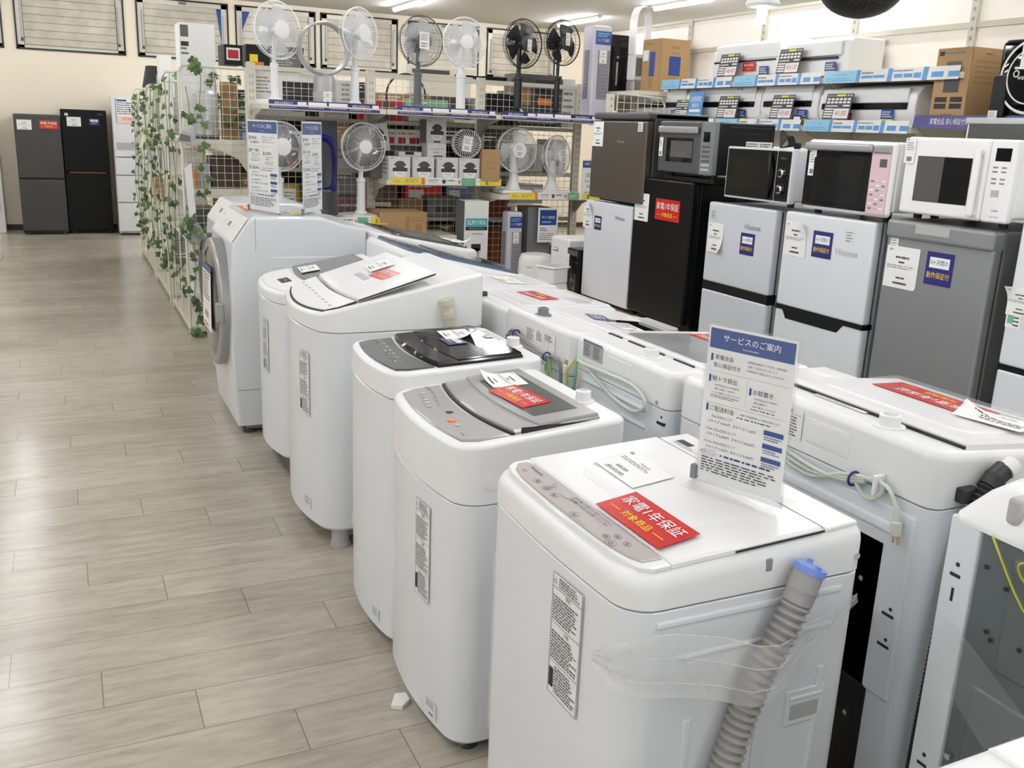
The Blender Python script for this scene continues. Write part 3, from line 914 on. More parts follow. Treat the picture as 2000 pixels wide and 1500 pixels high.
# --- tall machine with the raised back and big glossy lid
w = washer('tall white washing machine with sloping glossy lid and cream drain hose, raised at the back', (.795, 3.20, 0), 0, .62, .60, .832, .905, 1.03, .055, .07, z0=.075, e=.014, knee=(.41, 1.028))
W, D = w.W, w.D
b = w.bodymb
b.rbox(.10, -.004, .785, .30, .01, .80, .005, WHITE).rbox(.10, -.004, .755, .24, .01, .765, .004, WHITE).rbox(.34, -.004, .785, .5, .01, .80, .005, WHITE)
b.rbox(.09, -.003, .10, .24, .01, .155, .004, WHITE2)
b.rbox(.05, .05, .03, D-.04, W-.05, .09, .01, SEAMG)
finish(w, foot_r=.034, foot_h=.08, footmat=LIGHTG)
w.topmb = None
front = [(x+.014, y) for x, y in [(w.fx(y), y) for y in [W-.05-(W-.10)*i/12 for i in range(13)]]]
p = MB()
patch(p, top_curve(w, .115, .02, .016, W-.016)+[(.05, W-.016)]+front+[(.05, .016)], w.zt, .0035, SEAM, soft=.002)
patch(p, [(x-.003, y) for x, y in top_curve(w, .115, .02, .024, W-.024)]+[(.05, W-.024)]+[(x+.006, y) for x, y in front]+[(.05, .024)], w.zt, .006, LIDW, soft=.003)
for k in range(9):
    x, y = .05-.002*k, .55-.06*k
    p.text(('乾燥', '洗濯', '予約', '水位', 'コース', '毛布', '槽洗浄', '切', '入')[k], (x+.018, y, w.zt(x)+.0068), U0, deckV(w, x), .012, INKG)
    p.torus((x, y, w.zt(x)+.0066), .009, .0006, INKG, 'z', 14, 4)
p.build('control_panel', w.t)
l = MB()
patch(l, list(reversed(top_curve(w, .124, .02, .02, W-.02)))+[(.41, .02), (.41, W-.02)], w.zt, .010, LIDW, soft=.005)
l.box(.13, .0155, w.zt(.12)-.006, .131, .016, w.zt(.12), SEAM)
l.prism([(.12, .018, w.zt(.12)+.001), (.41, .018, w.zt(.41)+.001), (.41, .018, w.zt(.41)+.006), (.12, .018, w.zt(.12)+.006)], (0, -.003, 0), SEAM)
patch(l, rounded(.145, .22, .24, .40, .02), lambda x: w.zt(x)+.008, .004, LIDW, soft=.01)
patch(l, rounded(.205, .24, .232, .385, .008), lambda x: w.zt(x)+.0115, .001, LIGHTG, soft=.001)
l.build('lid', w.t)
red_sticker(w.t, deck(w, .24, .295, .0125), U0+Vector((.1, 0, 0)), deckV(w, .2)+Vector((0, .1, 0)), .165, .078)
price_tag(w.t, deck(w, .27, .47, .0125), Vector((-.1, -1, 0)), deckV(w, .27)+Vector((0, -.1, 0)), .15, .10)
label_sheet(w, .20, .50, .085, .24)
sticker('floor_label', w.t, (w.fx(.18)-.002, .18, .13), ((w.fx(.12)-w.fx(.18))/.06, -1, 0), (0, 0, 1), .06, .045, WHITE, [('l', .1, .3, .9, .95, 3, INKG)])
hz = hose(w.t, [(.44, -.025, .93), (.455, -.024, .86), (.46, -.024, .78), (.46, -.024, .6), (.46, -.024, .3), (.46, -.024, .12)], .022, HOSEC, plain=.075, pitch=.012)
MB().tube([(.437, -.025, .945), (.442, -.025, .925)], .026, HOSEC, 14).tube([(.446, -.025, .898), (.450, -.025, .878)], .027, HOSEC, 14).build('hose_collar', hz)

# --- slim machine with a grey lid
w = washer('slim white washing machine with grey-smoked lid and small black display, beside the drum washer', (.80, 3.93, 0), 0, .54, .50, .80, .855, .945, .045, .07, z0=.11, e=.02)
W, D = w.W, w.D
w.bodymb.rbox(.03, .04, .02, D-.04, W-.04, .12, .01, DARKG)
finish(w, foot_r=.03, foot_h=.05)
front = [(x+.02, y) for x, y in [(w.fx(y), y) for y in [W-.05-(W-.10)*i/10 for i in range(11)]]]
p = MB()
patch(p, top_curve(w, .135, .03, .02, W-.02)+[(.05, W-.02)]+front+[(.05, .02)], w.zt, .004, LIDW, soft=.003)
patch(p, rounded(.03, .19, .075, .30, .004), lambda x: w.zt(x)+.003, .002, INK, soft=.001)
p.text('−', (.052, .235, w.zt(.052)+.006), U0, deckV(w, .05), .05, INKW)
p.build('control_panel', w.t)
l = MB()
patch(l, list(reversed(top_curve(w, .15, .03, .02, W-.02)))+[(.44, .02), (.44, W-.02)], w.zt, .010, MIDG, soft=.006)
patch(l, list(reversed(top_curve(w, .165, .03, .035, W-.035)))+[(.43, .035), (.43, W-.035)], lambda x: w.zt(x)+.0085, .0025, SMOKE, soft=.003)
l.text('Haier', (.40, .2, w.zt(.4)+.0118), U0, deckV(w, .4), .02, INKW)
l.build('lid', w.t)['label'] = 'grey smoked lid'
price_tag(w.t, deck(w, .15, .43, .013), Vector((-.1, -1, 0)), deckV(w, .2)+Vector((0, -.1, 0)), .16, .085)
label_sheet(w, .24, .47, .075, .24)

# --- drum washer with the big round door
def drum_washer(label, loc, W, D, door_mat, ring_mat, card=True, dr_r=.33):
    t = thing('drum_washing_machine', label, 'washing machine', loc)
    b = MB()
    prof = [(0, .05), (-.012, .2), (-.02, .5), (-.012, .8), (.0, .965), (.085, 1.085), (.11, 1.095), (.43, 1.095), (.56, 1.055), (D, 1.04), (D, .05)]
    def side(y, g):
        return [(x+(g if i in (0, 1, 2, 3, 4) else 0), y, z-(g if 4 < i < 10 else 0)) for i, (x, z) in enumerate(prof)]
    b.loft([side(0, .02), side(.006, .006), side(.02, 0), side(W-.02, 0), side(W-.006, .006), side(W, .02)], WHITE)
    b.rbox(.04, .03, .02, D-.03, W-.03, .07, .01, SEAMG)
    b.build('body', t, sharp=25)
    p = MB()
    n1 = Vector((.12, 0, .085)).normalized()
    def pt(s, y, k=.003):
        return (.0+.085*s-k*.8, y, .965+.12*s+k*.6)
    p.prism([pt(.06, .02), pt(.06, W-.02), pt(.97, W-.02), pt(.97, .02)], (-.002, 0, .0015), LIDW)
    for k in range(10):
        y = W*.75-.045*k
        p.text(('洗濯', '洗乾', '乾燥', 'コース', '予約', '毛布', '水量', '槽', '切', '入')[k], pt(.42+.1*(k % 3), y, .0062), U0, (.085, 0, .12), .014, INKG)
    p.text('TOSHIBA', pt(.75, W*.86, .0062), U0, (.085, 0, .12), .016, INKG)
    p.prism([pt(.45, W*.5, .004), pt(.45, W*.43, .004), pt(.62, W*.43, .004), pt(.62, W*.5, .004)], (-.003, 0, .002), INKG)
    p.build('control_panel', t)
    dr = MB()
    c = (-.035, W/2, .63)
    Rr = dr_r
    dr.lathe([(Rr, .03), (Rr*1.0, -.012), (Rr*.985, -.024), (Rr*.93, -.03), (Rr*.86, -.03), (Rr*.84, -.022)], ring_mat, 56, 'x', c)
    do = dr.build('door', t, sharp=50)
    MB().lathe([(Rr*.87, -.022), (Rr*.8, -.036), (Rr*.6, -.044), (Rr*.3, -.047), (.001, -.048)], door_mat, 48, 'x', c, caps=False).build('door_glass', do)
    MB().rbox(c[0]-.05, c[1]-Rr-.01, c[2]-.05, c[0]-.01, c[1]-Rr+.03, c[2]+.05, .01, ring_mat).build('door_handle', do)
    h = MB()
    h.box(.003, -.0012, .235, D-.02, .0005, .238, SEAMG).rbox(.17, -.004, .62, D-.05, .004, .90, .01, WHITE).rbox(.19, -.006, .66, D-.05, .004, .86, .015, WHITE).box(.11, -.0012, .93, .112, .0005, 1.09, SEAMG)
    h.build('side_panel', t)
    if card:
        it = [('r', .0, .9, 1, 1, BLUE), ('l', .05, .45, .95, .88, 8, INK), ('t', '¥88,000', .5, .22, .16, INKR, .75), ('l', .1, .02, .9, .1, 1, INKR), ('r', .03, .38, .97, .385, INKR)]
        sticker('price_card', do, (c[0]-.056, W*.66, .50), (0, -1, 0), (.02, 0, 1), .30, .33, PAPER, it)['label'] = 'white price card in a sleeve'
        sticker('warranty_sticker', t, (.125, W*.86, 1.0965), U0, (1, 0, 0), .25, .13, ORG, [('l', .1, .1, .9, .9, 3, INKW)])
        sticker('price_tag', t, (.27, .30, 1.0965), U0, (1, 0, 0), .2, .12, PAPER, [('r', .1, .5, .9, .9, YEL), ('l', .1, .1, .9, .4, 2, INK)])
    for x, y in ((.06, .06), (.06, W-.06), (D-.08, .06), (D-.08, W-.06)):
        MB().lathe([(.03, 0), (.03, .03)], DARKG, 12, c=(x, y, 0)).build('foot', t)
    return t
DW = drum_washer('white drum washing machine with big grey round door and price card', (.71, 4.68, 0), .70, .66, SMOKE, SILVERP)
drum_washer('drum washing machine with a black round door, hidden behind the grey-doored one', (.775, 5.46, 0), .60, .56, BLACKG, DARKG, card=False, dr_r=.27)
service_sign('acrylic_sign', 'blue-headed white service sign in a clear stand on the drum washing machine, facing the camera', (1.145, 4.865, 1.097), R(147), .29, .455)
service_sign('acrylic_sign', 'clear stand sign seen edge on, on the drum washing machine near the ivy rack', (.905, 4.885, 1.0965), R(20), .29, .455)

# --- machine at the very corner of the picture
w = washer('white appliance top poking into the lower right corner, next to the nearest washing machine', (.77, .06, 0), 0, .545, .47, .82, .90, .905, .015, .05)
finish(w)
p = MB()
patch(p, [(.12, .012), (.42, .012), (.42, w.W-.012), (.12, w.W-.012)], w.zt, .006, LIDW, soft=.005)
p.build('lid', w.t)

# ------------------------------------------------------------------ second row, turned towards the fridges (backs to the first row)
def back_cord(w, pts, mat, name='power_cord', r=.0045):
    return MB().tube(curve(pts, 8), r, mat, 7).build(name, w.t)
def plug(w, p, d, mat, parent):
    p, d = Vector(p), Vector(d).normalized()
    m_ = MB()
    m_.tube([p-d*.03, p-d*.025, p-d*.012, p, p+d*.004, p+d*.03], [.005, .006, .0075, .008, .0125, .011], mat, 10)
    for s_ in (-.006, .006):
        q = p+d*.03+Vector((0, s_, 0))
        m_.tube([q, q+d*.018], .0028, BRASS, 4)
    m_.build('plug', parent)
# local frame is turned 180 degrees: world x = X0 - x, world y = Y0 - y
def row2(label, X0, Y0, W, D, zs, zf, zb, **k):
    return washer(label, (X0, Y0, 0), PI, W, D, zs, zf, zb, **k)

# big white one at the right with the pale cord
w = row2('large white washing machine seen from behind with pale power cord and black drain hose', 1.96, 1.755, .56, .475, .865, .945, .985, bulge=.01, r=.05, mat=STEELW)
W, D = w.W, w.D
b = w.bodymb
b.rbox(D-.012, .04, .42, D+.006, W-.03, .84, .012, STEELW).rbox(D-.012, .09, .78, D+.010, W-.06, .81, .01, STEELW)
for z in (.61, .54):
    b.box(D-.01, W-.075, z, D+.0075, W-.045, z+.006, INK)
    b.lathe([(.004, 0), (.004, .0015)], INK, 8, 'x', (D+.006, W-.055, z+.018))
t = w.topmb
t.rbox(D-.012, .195, .892, D+.003, .335, .955, .012, WHITE2)
t.rbox(D-.012, .20, .896, D+.0038, .33, .951, .012, WHITE2)
finish(w)
# dark opening at the foot of the back panel
MB().rbox(D-.01, .10, .02, D+.006, W-.09, .765, .03, BLACK).lathe([(.006, 0), (.006, .004)], CHROME, 10, 'x', (D+.006, W-.14, .66)).lathe([(.006, 0), (.006, .004)], CHROME, 10, 'x', (D+.006, W-.13, .34)).build('back_cover', w.t)['label'] = 'black lower back cover'
l = MB()
patch(l, [(.02, .02), (.385, .02), (.385, W-.02), (.02, W-.02)], w.zt, .018, LIDW, soft=.012)
patch(l, rounded(.08, .06, .34, W-.06, .05), lambda x: w.zt(x)+.015, .006, LIDW, soft=.012)
l.box(.386, .03, w.zt(.386)-.005, .392, W*.62, w.zt(.386)+.006, SEAM).box(.386, W*.66, w.zt(.386)-.005, .392, W-.02, w.zt(.386)+.006, SEAM)
patch(l, rounded(.05, .1, .075, W-.14, .01), lambda x: w.zt(x)+.0165, .003, LIGHTG, soft=.002)
l.build('lid', w.t)
MB().box(.03, .03, w.zt(.03)+.026, .37, W-.05, w.zt(.03)+.028, FILM2).build('plastic_cover', w.t)
water_inlet(w, .43, .385, WHITE2, .022, .026)
sticker('caution_label', w.t, (D+.0035, .085, .89), (0, 1, 0), (0, 0, 1), .10, .07, WHITE2, [('t', 'NA-F70PB 設置', .4, .9, .12, INK), ('r', .03, .8, .97, .81, INK), ('l', .05, .05, .35, .75, 6, INK), ('l', .45, .05, .9, .75, 7, INK), ('r', .4, .03, .41, .8, INK)])
sticker('caution_label', w.t, deck(w, .405, .13, .0015), (0, 1, 0), (-1, 0, 0), .16, .03, WHITE2, [('l', .02, .1, .98, .9, 4, INKG)])
red_sticker(w.t, deck(w, .10, .39, .027), (0, -1, 0), (1, 0, .04), .28, .10)
sticker('price_tag', w.t, deck(w, .10, .50, .03), Vector((.2, -1, 0)), Vector((1, .2, .05)), .15, .11, PAPER, [('t', '(税込38,000)', .5, .2, .12, INK, .8), ('l', .1, .5, .9, .8, 3, INK)], curl=(1, .5, .03))['label'] = 'crumpled white price tag'
c = MB()
for k in range(3):
    c.tube(curve([(D+.012+.005*k, .0, .885-.012*k), (D+.015+.004*k, .116, .868-.010*k), (D+.018, .24, .852-.011*k), (D+.018, .33, .853+.006*k), (D+.016, .40, .872+.005*k)], 8), .0045, CORDW, 7)
c.tube(curve([(D+.016, .37, .866), (D+.02, .40, .845), (D+.022, .432, .846), (D+.02, .452, .872), (D+.018, .435, .888), (D+.014, .38, .872)], 8), .0045, CORDW, 7)
c.tube(curve([(D+.016, .40, .88), (D+.02, .455, .884), (D+.022, .478, .872), (D+.022, .492, .85)], 8), .0045, CORDW, 7)
co = c.build('power_cord', w.t)
plug(w, (D+.022, .498, .825), (0, .12, -1), CORDW, co)
MB().torus((D+.018, .37, .868), .015, .003, NAVY, 'y', 14, 6).build('cord_tie', co)
MB().rbox(D, .430, .855, D+.03, .440, .90, .003, WHITE2).build('cord_hook', w.t)
hz = hose(w.t, [(.325, W+.026, .945), (.352, W+.026, .925), (.385, W+.026, .87), (.41, W+.026, .74), (.425, W+.026, .4), (.43, W+.026, .04)], .021, HOSEK, plain=.05, pitch=.010)
MB().tube([(.328, W+.032, .944), (.308, W+.033, .956)], .019, PAPER, 14).build('hose_cap', hz)
MB().rbox(.375, W-.005, .88, .42, W+.02, .91, .004, HOSEK).build('hose_clip', hz)

# low machine half hidden behind the sign (white hump of its lid)
w = row2('white washing machine between the two cord machines, mostly hidden by the service sign', 1.97, 2.035, .262, .50, .82, .90, .935, bulge=.01, r=.03)
finish(w)
l = MB()
patch(l, rounded(.02, .02, .40, w.W-.02, .03), w.zt, .022, LIDW, soft=.012)
l.rbox(.05, .06, w.zt(.05)+.01, .12, w.W-.06, w.zt(.05)+.036, .01, WHITE2)
l.build('lid', w.t)

# machine with the grey see-through lid and the looped pale cord
w = row2('white washing machine with grey see-through lid and a looped pale cord on its back', 1.98, 2.60, .54, .525, .82, .895, .93, bulge=.01, r=.05, mat=STEELW)
W, D = w.W, w.D
b = w.bodymb
for z0, z1 in ((.785, .803), (.735, .752), (.62, .65), (.53, .56), (.40, .43)):
    b.rbox(D-.012, .06, z0, D+.006, W-.10, z1, .01, STEELW)
b.box(D-.01, W-.045, .774, D+.0012, W-.012, .782, INK).lathe([(.004, 0), (.004, .0015)], INK, 8, 'x', (D-.0005, W-.025, .797))
t = w.topmb
t.rbox(D-.012, .21, .855, D+.003, .35, .908, .015, WHITE2)
t.lathe([(.006, -.001), (.006, .004)], CHROME, 10, 'x', (D, W-.05, .833))
finish(w)
l = MB()
patch(l, [(.02, .015), (.40, .015), (.40, W-.02), (.02, W-.02)], w.zt, .014, LIDW, soft=.01)
patch(l, rounded(.05, .06, .38, W-.05, .03), lambda x: w.zt(x)+.012, .003, SMOKEGL, soft=.003)
patch(l, rounded(.06, .07, .37, W-.06, .03), lambda x: w.zt(x)+.011, .0025, MIDG, soft=.003)
for y0, y1 in ((.0, .09), (.12, .33), (.37, W-.06)):
    l.box(.402, y0+.01, w.zt(.4)-.004, .407, y1, w.zt(.4)+.004, SEAM)
l.build('lid', w.t)['label'] = 'grey see-through lid'
red_sticker(w.t, deck(w, .05, .28, .017), (0, -1, 0), (1, 0, .04), .2, .09)
sticker('warranty_sticker', w.t, deck(w, .06, .48, .017), (.1, -1, 0), (1, .1, .04), .17, .08, RED, [('l', .1, .2, .9, .8, 2, INKW)])['label'] = 'red warranty sticker'
water_inlet(w, .47, .36, WHITE2, .022, .028)
sticker('rating_label', w.t, (D+.0025, .062, .868), (0, 1, 0), (0, 0, 1), .118, .056, LIGHTG, [('r', 0, .85, 1, .99, INKG), ('l', .05, .1, .45, .8, 6, INK), ('l', .55, .1, .95, .8, 6, INK)])
c = MB()
c.tube(curve([(D+.01, .045, .852), (D+.016, .10, .85), (D+.018, .25, .856), (D+.02, .38, .858), (D+.02, .445, .838), (D+.02, .456, .81), (D+.02, .41, .785), (D+.02, .36, .784), (D+.018, .26, .797), (D+.016, .13, .836), (D+.012, .05, .85)], 8), .0055, CORDW, 8)
co = c.build('power_cord', w.t)
c = MB().tube(curve([(D+.01, .03, .85), (D+.03, .012, .80), (D+.02, .02, .74), (D+.015, .045, .78), (D+.012, .04, .845)], 8), .003, CORDY, 6)
c.tube(curve([(D+.01, .04, .85), (D+.02, .05, .78), (D+.016, .03, .735), (D+.014, .02, .72)], 8), .003, GRN, 6)
c.build('earth_wire', w.t)
plug(w, (D+.02, -.012, .79), (0, 0, 1), WHITE2, co)
MB().rbox(D-.06, .15, .0, D-.02, .4, .05, .01, SEAM).build('base', w.t)

# machine with raised lid and grey cord
w = row2('white washing machine with grey cord, lid hole showing black, navy sticker on top', 1.97, 3.14, .515, .515, .775, .865, .925, bulge=.01, r=.05, mat=STEELW)
W, D = w.W, w.D
finish(w)
l = MB()
patch(l, [(.03, .02), (.36, .02), (.36, W-.02), (.03, W-.02)], w.zt, .012, LIDW, soft=.008)
patch(l, rounded(.07, .26, .26, W-.03, .02), lambda x: w.zt(x)+.01, .004, BLACKG, soft=.003)
patch(l, rounded(.04, .15, .09, W-.05, .01), lambda x: w.zt(x)+.012, .006, WHITE2, soft=.004)
l.build('lid', w.t)['label'] = 'white lid with a black window'
MB().rbox(.045, .24, w.zt(.05)+.018, .085, .44, w.zt(.05)+.03, .008, LIGHTG).build('lid_handle', w.t)
sticker('warranty_sticker', w.t, deck(w, .28, .18, .0145), (.2, 1, 0), (-1, .2, -.1), .12, .07, PAPER, [('r', 0, 0, 1, 1, NAVY), ('l', .12, .12, .88, .88, 3, INKW)])['label'] = 'navy-framed sticker'
sticker('price_tag', w.t, deck(w, .27, .33, .0145), (.1, 1, 0), (-1, .1, -.1), .13, .08, PAPER, [('l', .1, .1, .9, .9, 5, INK)])
water_inlet(w, .46, .20, MIDG, .02, .026)
sticker('rating_label', w.t, (D+.0025, .185, .83), (0, 1, 0), (0, 0, 1), .225, .058, PAPER, [('t', 'Hisense', .45, .92, .1, INK), ('l', .03, .1, .3, .85, 7, INK), ('l', .38, .3, .6, .85, 5, INK), ('r', .65, .1, .655, .9, INK), ('r', .65, .5, .97, .51, INK), ('r', .8, .1, .805, .5, INK), ('l', .68, .55, .95, .9, 3, INK)])
c = MB()
c.tube(curve([(D+.012, .02, .72), (D+.014, .04, .78), (D+.016, .065, .82), (D+.018, .105, .85), (D+.02, .15, .846), (D+.022, .23, .83), (D+.022, .32, .819), (D+.02, .40, .818), (D+.02, .44, .825), (D+.02, .49, .80), (D+.02, .495, .68)], 8), .006, CORDG, 8)
c.tube(curve([(D+.02, .06, .82), (D+.02, .13, .84), (D+.03, .25, .82), (D+.03, .40, .81)], 8), .005, CORDG, 8)
co = c.build('power_cord', w.t)
for y, z in ((.15, .845), (.395, .818)):
    MB().torus((D+.024, y, z), .014, .003, NAVY, 'y', 14, 6).build('cord_tie', co)
c = MB()
for k in range(5):
    c.tube(curve([(D+.02, .41, .82), (D+.03, .40+.015*k, .78-.01*k), (D+.02, .42+.01*k, .74), (D+.018, .44, .70+.01*k)], 8), .003, CORDY if k % 2 else GRN, 6)
c.build('earth_wire', w.t)

# machine with the red sticker on a white lid
w = row2('low white washing machine with clear lid window and red sticker on top', 1.955, 3.565, .42, .50, .79, .885, .905, bulge=.01, r=.04, mat=STEELG)
W, D = w.W, w.D
finish(w)
l = MB()
patch(l, [(.03, .02), (.42, .02), (.42, W-.02), (.03, W-.02)], w.zt, .012, LIDW, soft=.008)
patch(l, rounded(.07, .06, .36, W-.06, .02), lambda x: w.zt(x)+.01, .004, LIDW, soft=.004)
patch(l, rounded(.09, .24, .17, W-.06, .01), lambda x: w.zt(x)+.0135, .001, LIGHTG, soft=.001)
patch(l, rounded(.05, .1, .075, .3, .01), lambda x: w.zt(x)+.012, .004, LIGHTG, soft=.003)
l.build('lid', w.t)
red_sticker(w.t, deck(w, .21, .30, .0165), (0.1, -1, 0), (1, .1, 0), .20, .085)
MB().tube([(.45, .13, w.zt(.45)+.008), (.50, .13, w.zt(.5)+.008)], .011, DARKG, 10).build('water_inlet', w.t)
c = MB().tube(curve([(D+.02, .04, .95), (D+.025, .02, .86), (D+.03, .0, .76), (D+.03, .02, .66), (D+.02, .1, .6)], 8), .004, CORDG, 6)
for k in range(6):
    c.tube(curve([(D+.03, .06+.03*k, .64), (D+.05, .12+.03*k, .58+.01*k), (D+.04, .18+.03*k, .6), (D+.02, .22+.02*k, .66-.01*k)], 8), .0035, (CORDY, CORDW)[k % 2], 6)
c.build('power_cord', w.t)

# white lid with finger hole, further on
w = row2('white washing machine with white ridged lid beyond the red-stickered one', 1.935, 3.90, .325, .50, .78, .89, .92, bulge=.01, r=.04)
W, D = w.W, w.D
finish(w)
l = MB()
patch(l, [(.03, .02), (.42, .02), (.42, W-.02), (.03, W-.02)], w.zt, .014, LIDW, soft=.008)
patch(l, rounded(.17, .08, .22, .18, .006), lambda x: w.zt(x)+.0125, .001, LIGHTG, soft=.001)
patch(l, rounded(.06, .14, .10, .27, .006), lambda x: w.zt(x)+.0125, .001, MIDG, soft=.001)
l.box(.05, W-.022, w.zt(.05)-.02, .5, W-.018, w.zt(.05)-.012, SEAMG)
l.text('AQUA', (.24, W+.001, .82), (-1, 0, 0), (0, 0, 1), .02, INKB)
l.build('lid', w.t)
price_tag(w.t, deck(w, .26, .10, .0165), (0, 1, 0), (-1, 0, -.06), .2, .09)

# blue sloping lid
w = row2('white washing machine with a sloping blue-grey see-through lid', 1.96, 4.525, .60, .64, .80, .885, 1.02, bulge=.05, r=.07, e=.03, knee=(.58, 1.015))
W, D = w.W, w.D
finish(w)
l = MB()
patch(l, rounded(.05, .035, .60, W-.03, .05), w.zt, .012, PLUM, soft=.006)
patch(l, rounded(.10, .08, .40, W-.08, .04), lambda x: w.zt(x)+.010, .005, DARKLID, soft=.01)
patch(l, rounded(.055, .12, .085, W-.2, .01), lambda x: w.zt(x)+.011, .006, PLUM, soft=.004)
l.build('lid', w.t)['label'] = 'blue-grey lid'
sticker('caution_label', w.t, deck(w, .50, .42, .0135), (0, 1, 0), (-1, 0, -.27), .12, .05, PLUM, [('l', .1, .1, .9, .9, 3, INK)])

# dark lid with papers, nearest the fan rack
w = row2('white washing machine with a dark brown lid and loose paper, nearest the fan rack', 1.95, 5.18, .61, .56, .80, .93, 1.03, bulge=.04, r=.06)
W, D = w.W, w.D
finish(w)
l = MB()
patch(l, rounded(.04, .03, .46, W-.03, .04), w.zt, .012, SMOKE, soft=.006)
patch(l, rounded(.08, .08, .36, W-.08, .04), lambda x: w.zt(x)+.010, .004, BROWNS, soft=.006)
l.build('lid', w.t)['label'] = 'dark lid'
price_tag(w.t, deck(w, .12, .34, .018), (0, 1, 0), (-1, .2, -.1), .2, .10, curl=(1, 1, .04))

# twin tub at the lower right, seen from behind
t = thing('twin_tub_washing_machine', 'white washing machine with grey steel back at the lower right, wrapped in clear film', 'washing machine', (1.90, 1.005, 0), PI)
W, D = .66, .60
b = MB()
b.rbox(.02, .0, .06, D-.004, W, .965, .012, STEELW)
b.build('body', t)
bp = MB()
bp.rbox(D-.012, .0, .05, D+.004, .058, .965, .004, STEELW)
for z in (.885, .52, .28):
    bp.lathe([(.004, 0), (.004, .001)], INK, 8, 'x', (D+.004, .028, z))
for z, s_ in ((.865, 0), (.83, 1), (.50, 0), (.44, 1), (.395, 0), (.17, 1)):
    if s_: bp.box(D+.0035, .024, z-.012, D+.0048, .029, z+.012, INK)
    else: bp.box(D+.0035, .016, z-.003, D+.0048, .036, z+.003, INK)
bp.build('back_flange', t)
gp = MB()
gp.rbox(D-.012, .06, .05, D+.001, W, .965, .004, STEELG)
gp.rbox(D-.01, .09, .10, D+.006, W-.02, .70, .02, STEELG).rbox(D-.01, .12, .74, D+.005, W-.03, .94, .02, STEELG)
for y in (.17, .34):
    for z0, z1 in ((.52, .66), (.24, .42)):
        gp.rbox(D-.01, y, z0, D+.013, y+.045, z1, .02, STEELG)
for y, z in ((.08, .905), (.12, .885), (.1, .80), (.16, .80), (.19, .77), (.11, .79)):
    gp.lathe([(.004, 0), (.004, .0015)], INK, 8, 'x', (D+.0055, y, z))
gp.lathe([(.006, 0), (.006, .006)], CHROME, 10, 'x', (D+.004, .075, .55))
gp.build('back_panel', t)['label'] = 'grey steel back panel'
tp = MB()
def tr(z, i0, i1):
    return [(x, y, z) for x, y in rounded(.01+i1, -.002+i0, D+.006-i0, W, .03)]
tp.loft([tr(.958, 0, 0), tr(.968, 0, 0), tr(1.012, .03, 0), tr(1.036, .055, .02), tr(1.045, .10, .05)], WHITE2)
tp.rbox(D-.05, .09, .985, D+.001, .112, 1.03, .008, LIGHTG)
tp.build('top_cover', t, sharp=40)
so = MB()
so.rbox(D-.02, .135, .955, D+.009, .185, 1.005, .004, WHITE2).lathe([(.014, 0), (.014, .004)], BLACK, 14, 'x', (D+.009, .16, .98))
so.build('cord_socket', t)
c = MB().tube(curve([(D+.012, .16, .98), (D+.03, .175, .96), (D+.03, .21, .91), (D+.02, .26, .83)], 8), .007, CORDG, 8)
c.build('power_cord', t)
c = MB().tube(curve([(D+.012, .085, .962), (D+.016, .105, .94), (D+.014, .125, .91), (D+.018, .15, .885), (D+.02, .18, .865), (D+.02, .26, .85)], 8), .0019, CORDY, 6)
c.tube(curve([(D+.02, .19, .965), (D+.03, .15, .945), (D+.02, .16, .915), (D+.02, .2, .905), (D+.02, .27, .92)], 8), .0019, CORDY, 6)
c.build('earth_wire', t)
c = MB().tube(curve([(D-.08, .16, 1.03), (D-.12, .18, 1.035), (D-.2, .22, 1.05), (D-.25, .30, 1.055)], 8), .002, CORDW, 6)
c.tube(curve([(D-.08, .16, 1.03), (D-.10, .19, 1.035), (D-.14, .21, 1.052), (D-.2, .30, 1.055)], 8), .002, CORDW, 6)
c.build('lid_tie', t)
f = MB()
q = random.Random(5)
rows = []
for k in range(9):
    rows.append([(D+.010+q.uniform(0, .008), .03+.09*i, .80-.05*i-.014*k*(1+.12*i)) for i in range(8)])
v = [p_ for r_ in rows for p_ in r_]
f.add(v, [(a*8+i, a*8+i+1, (a+1)*8+i+1, (a+1)*8+i) for a in range(8) for i in range(7)], FILM2)
f.build('wrapping_film', t, sharp=180)

# scrap of white plastic on the floor
o = MB().prism([(.708, 1.895+.28, .001), (.735, 2.16, .001), (.765, 2.185, .001), (.765, 2.22, .001), (.735, 2.225, .001)], (0, 0, .012), PAPER).build('plastic_scrap', smooth=False)
tag(o, 'small white plastic scrap on the floor against the silver-lidded washing machine', 'scrap')

# ------------------------------------------------------------------ fridges on the right, facing the washing machines (-x)
FX = 3.0
# low boards the first two fridges stand on
t = thing('display_platform', 'low pale wooden platform under the white and black fridges and the air purifiers', 'platform', (2.62, 4.17, 0))
MB().box(0, 0, .47, 1.15, 2.0, .50, WOODTOP).build('top', t, smooth=False)
MB().box(.04, .03, 0, .07, 1.97, .47, CREAMD).box(.04, .03, 0, 1.1, .06, .47, CREAMD).box(.04, 1.94, 0, 1.1, 1.97, .47, CREAMD).build('base', t, smooth=False)

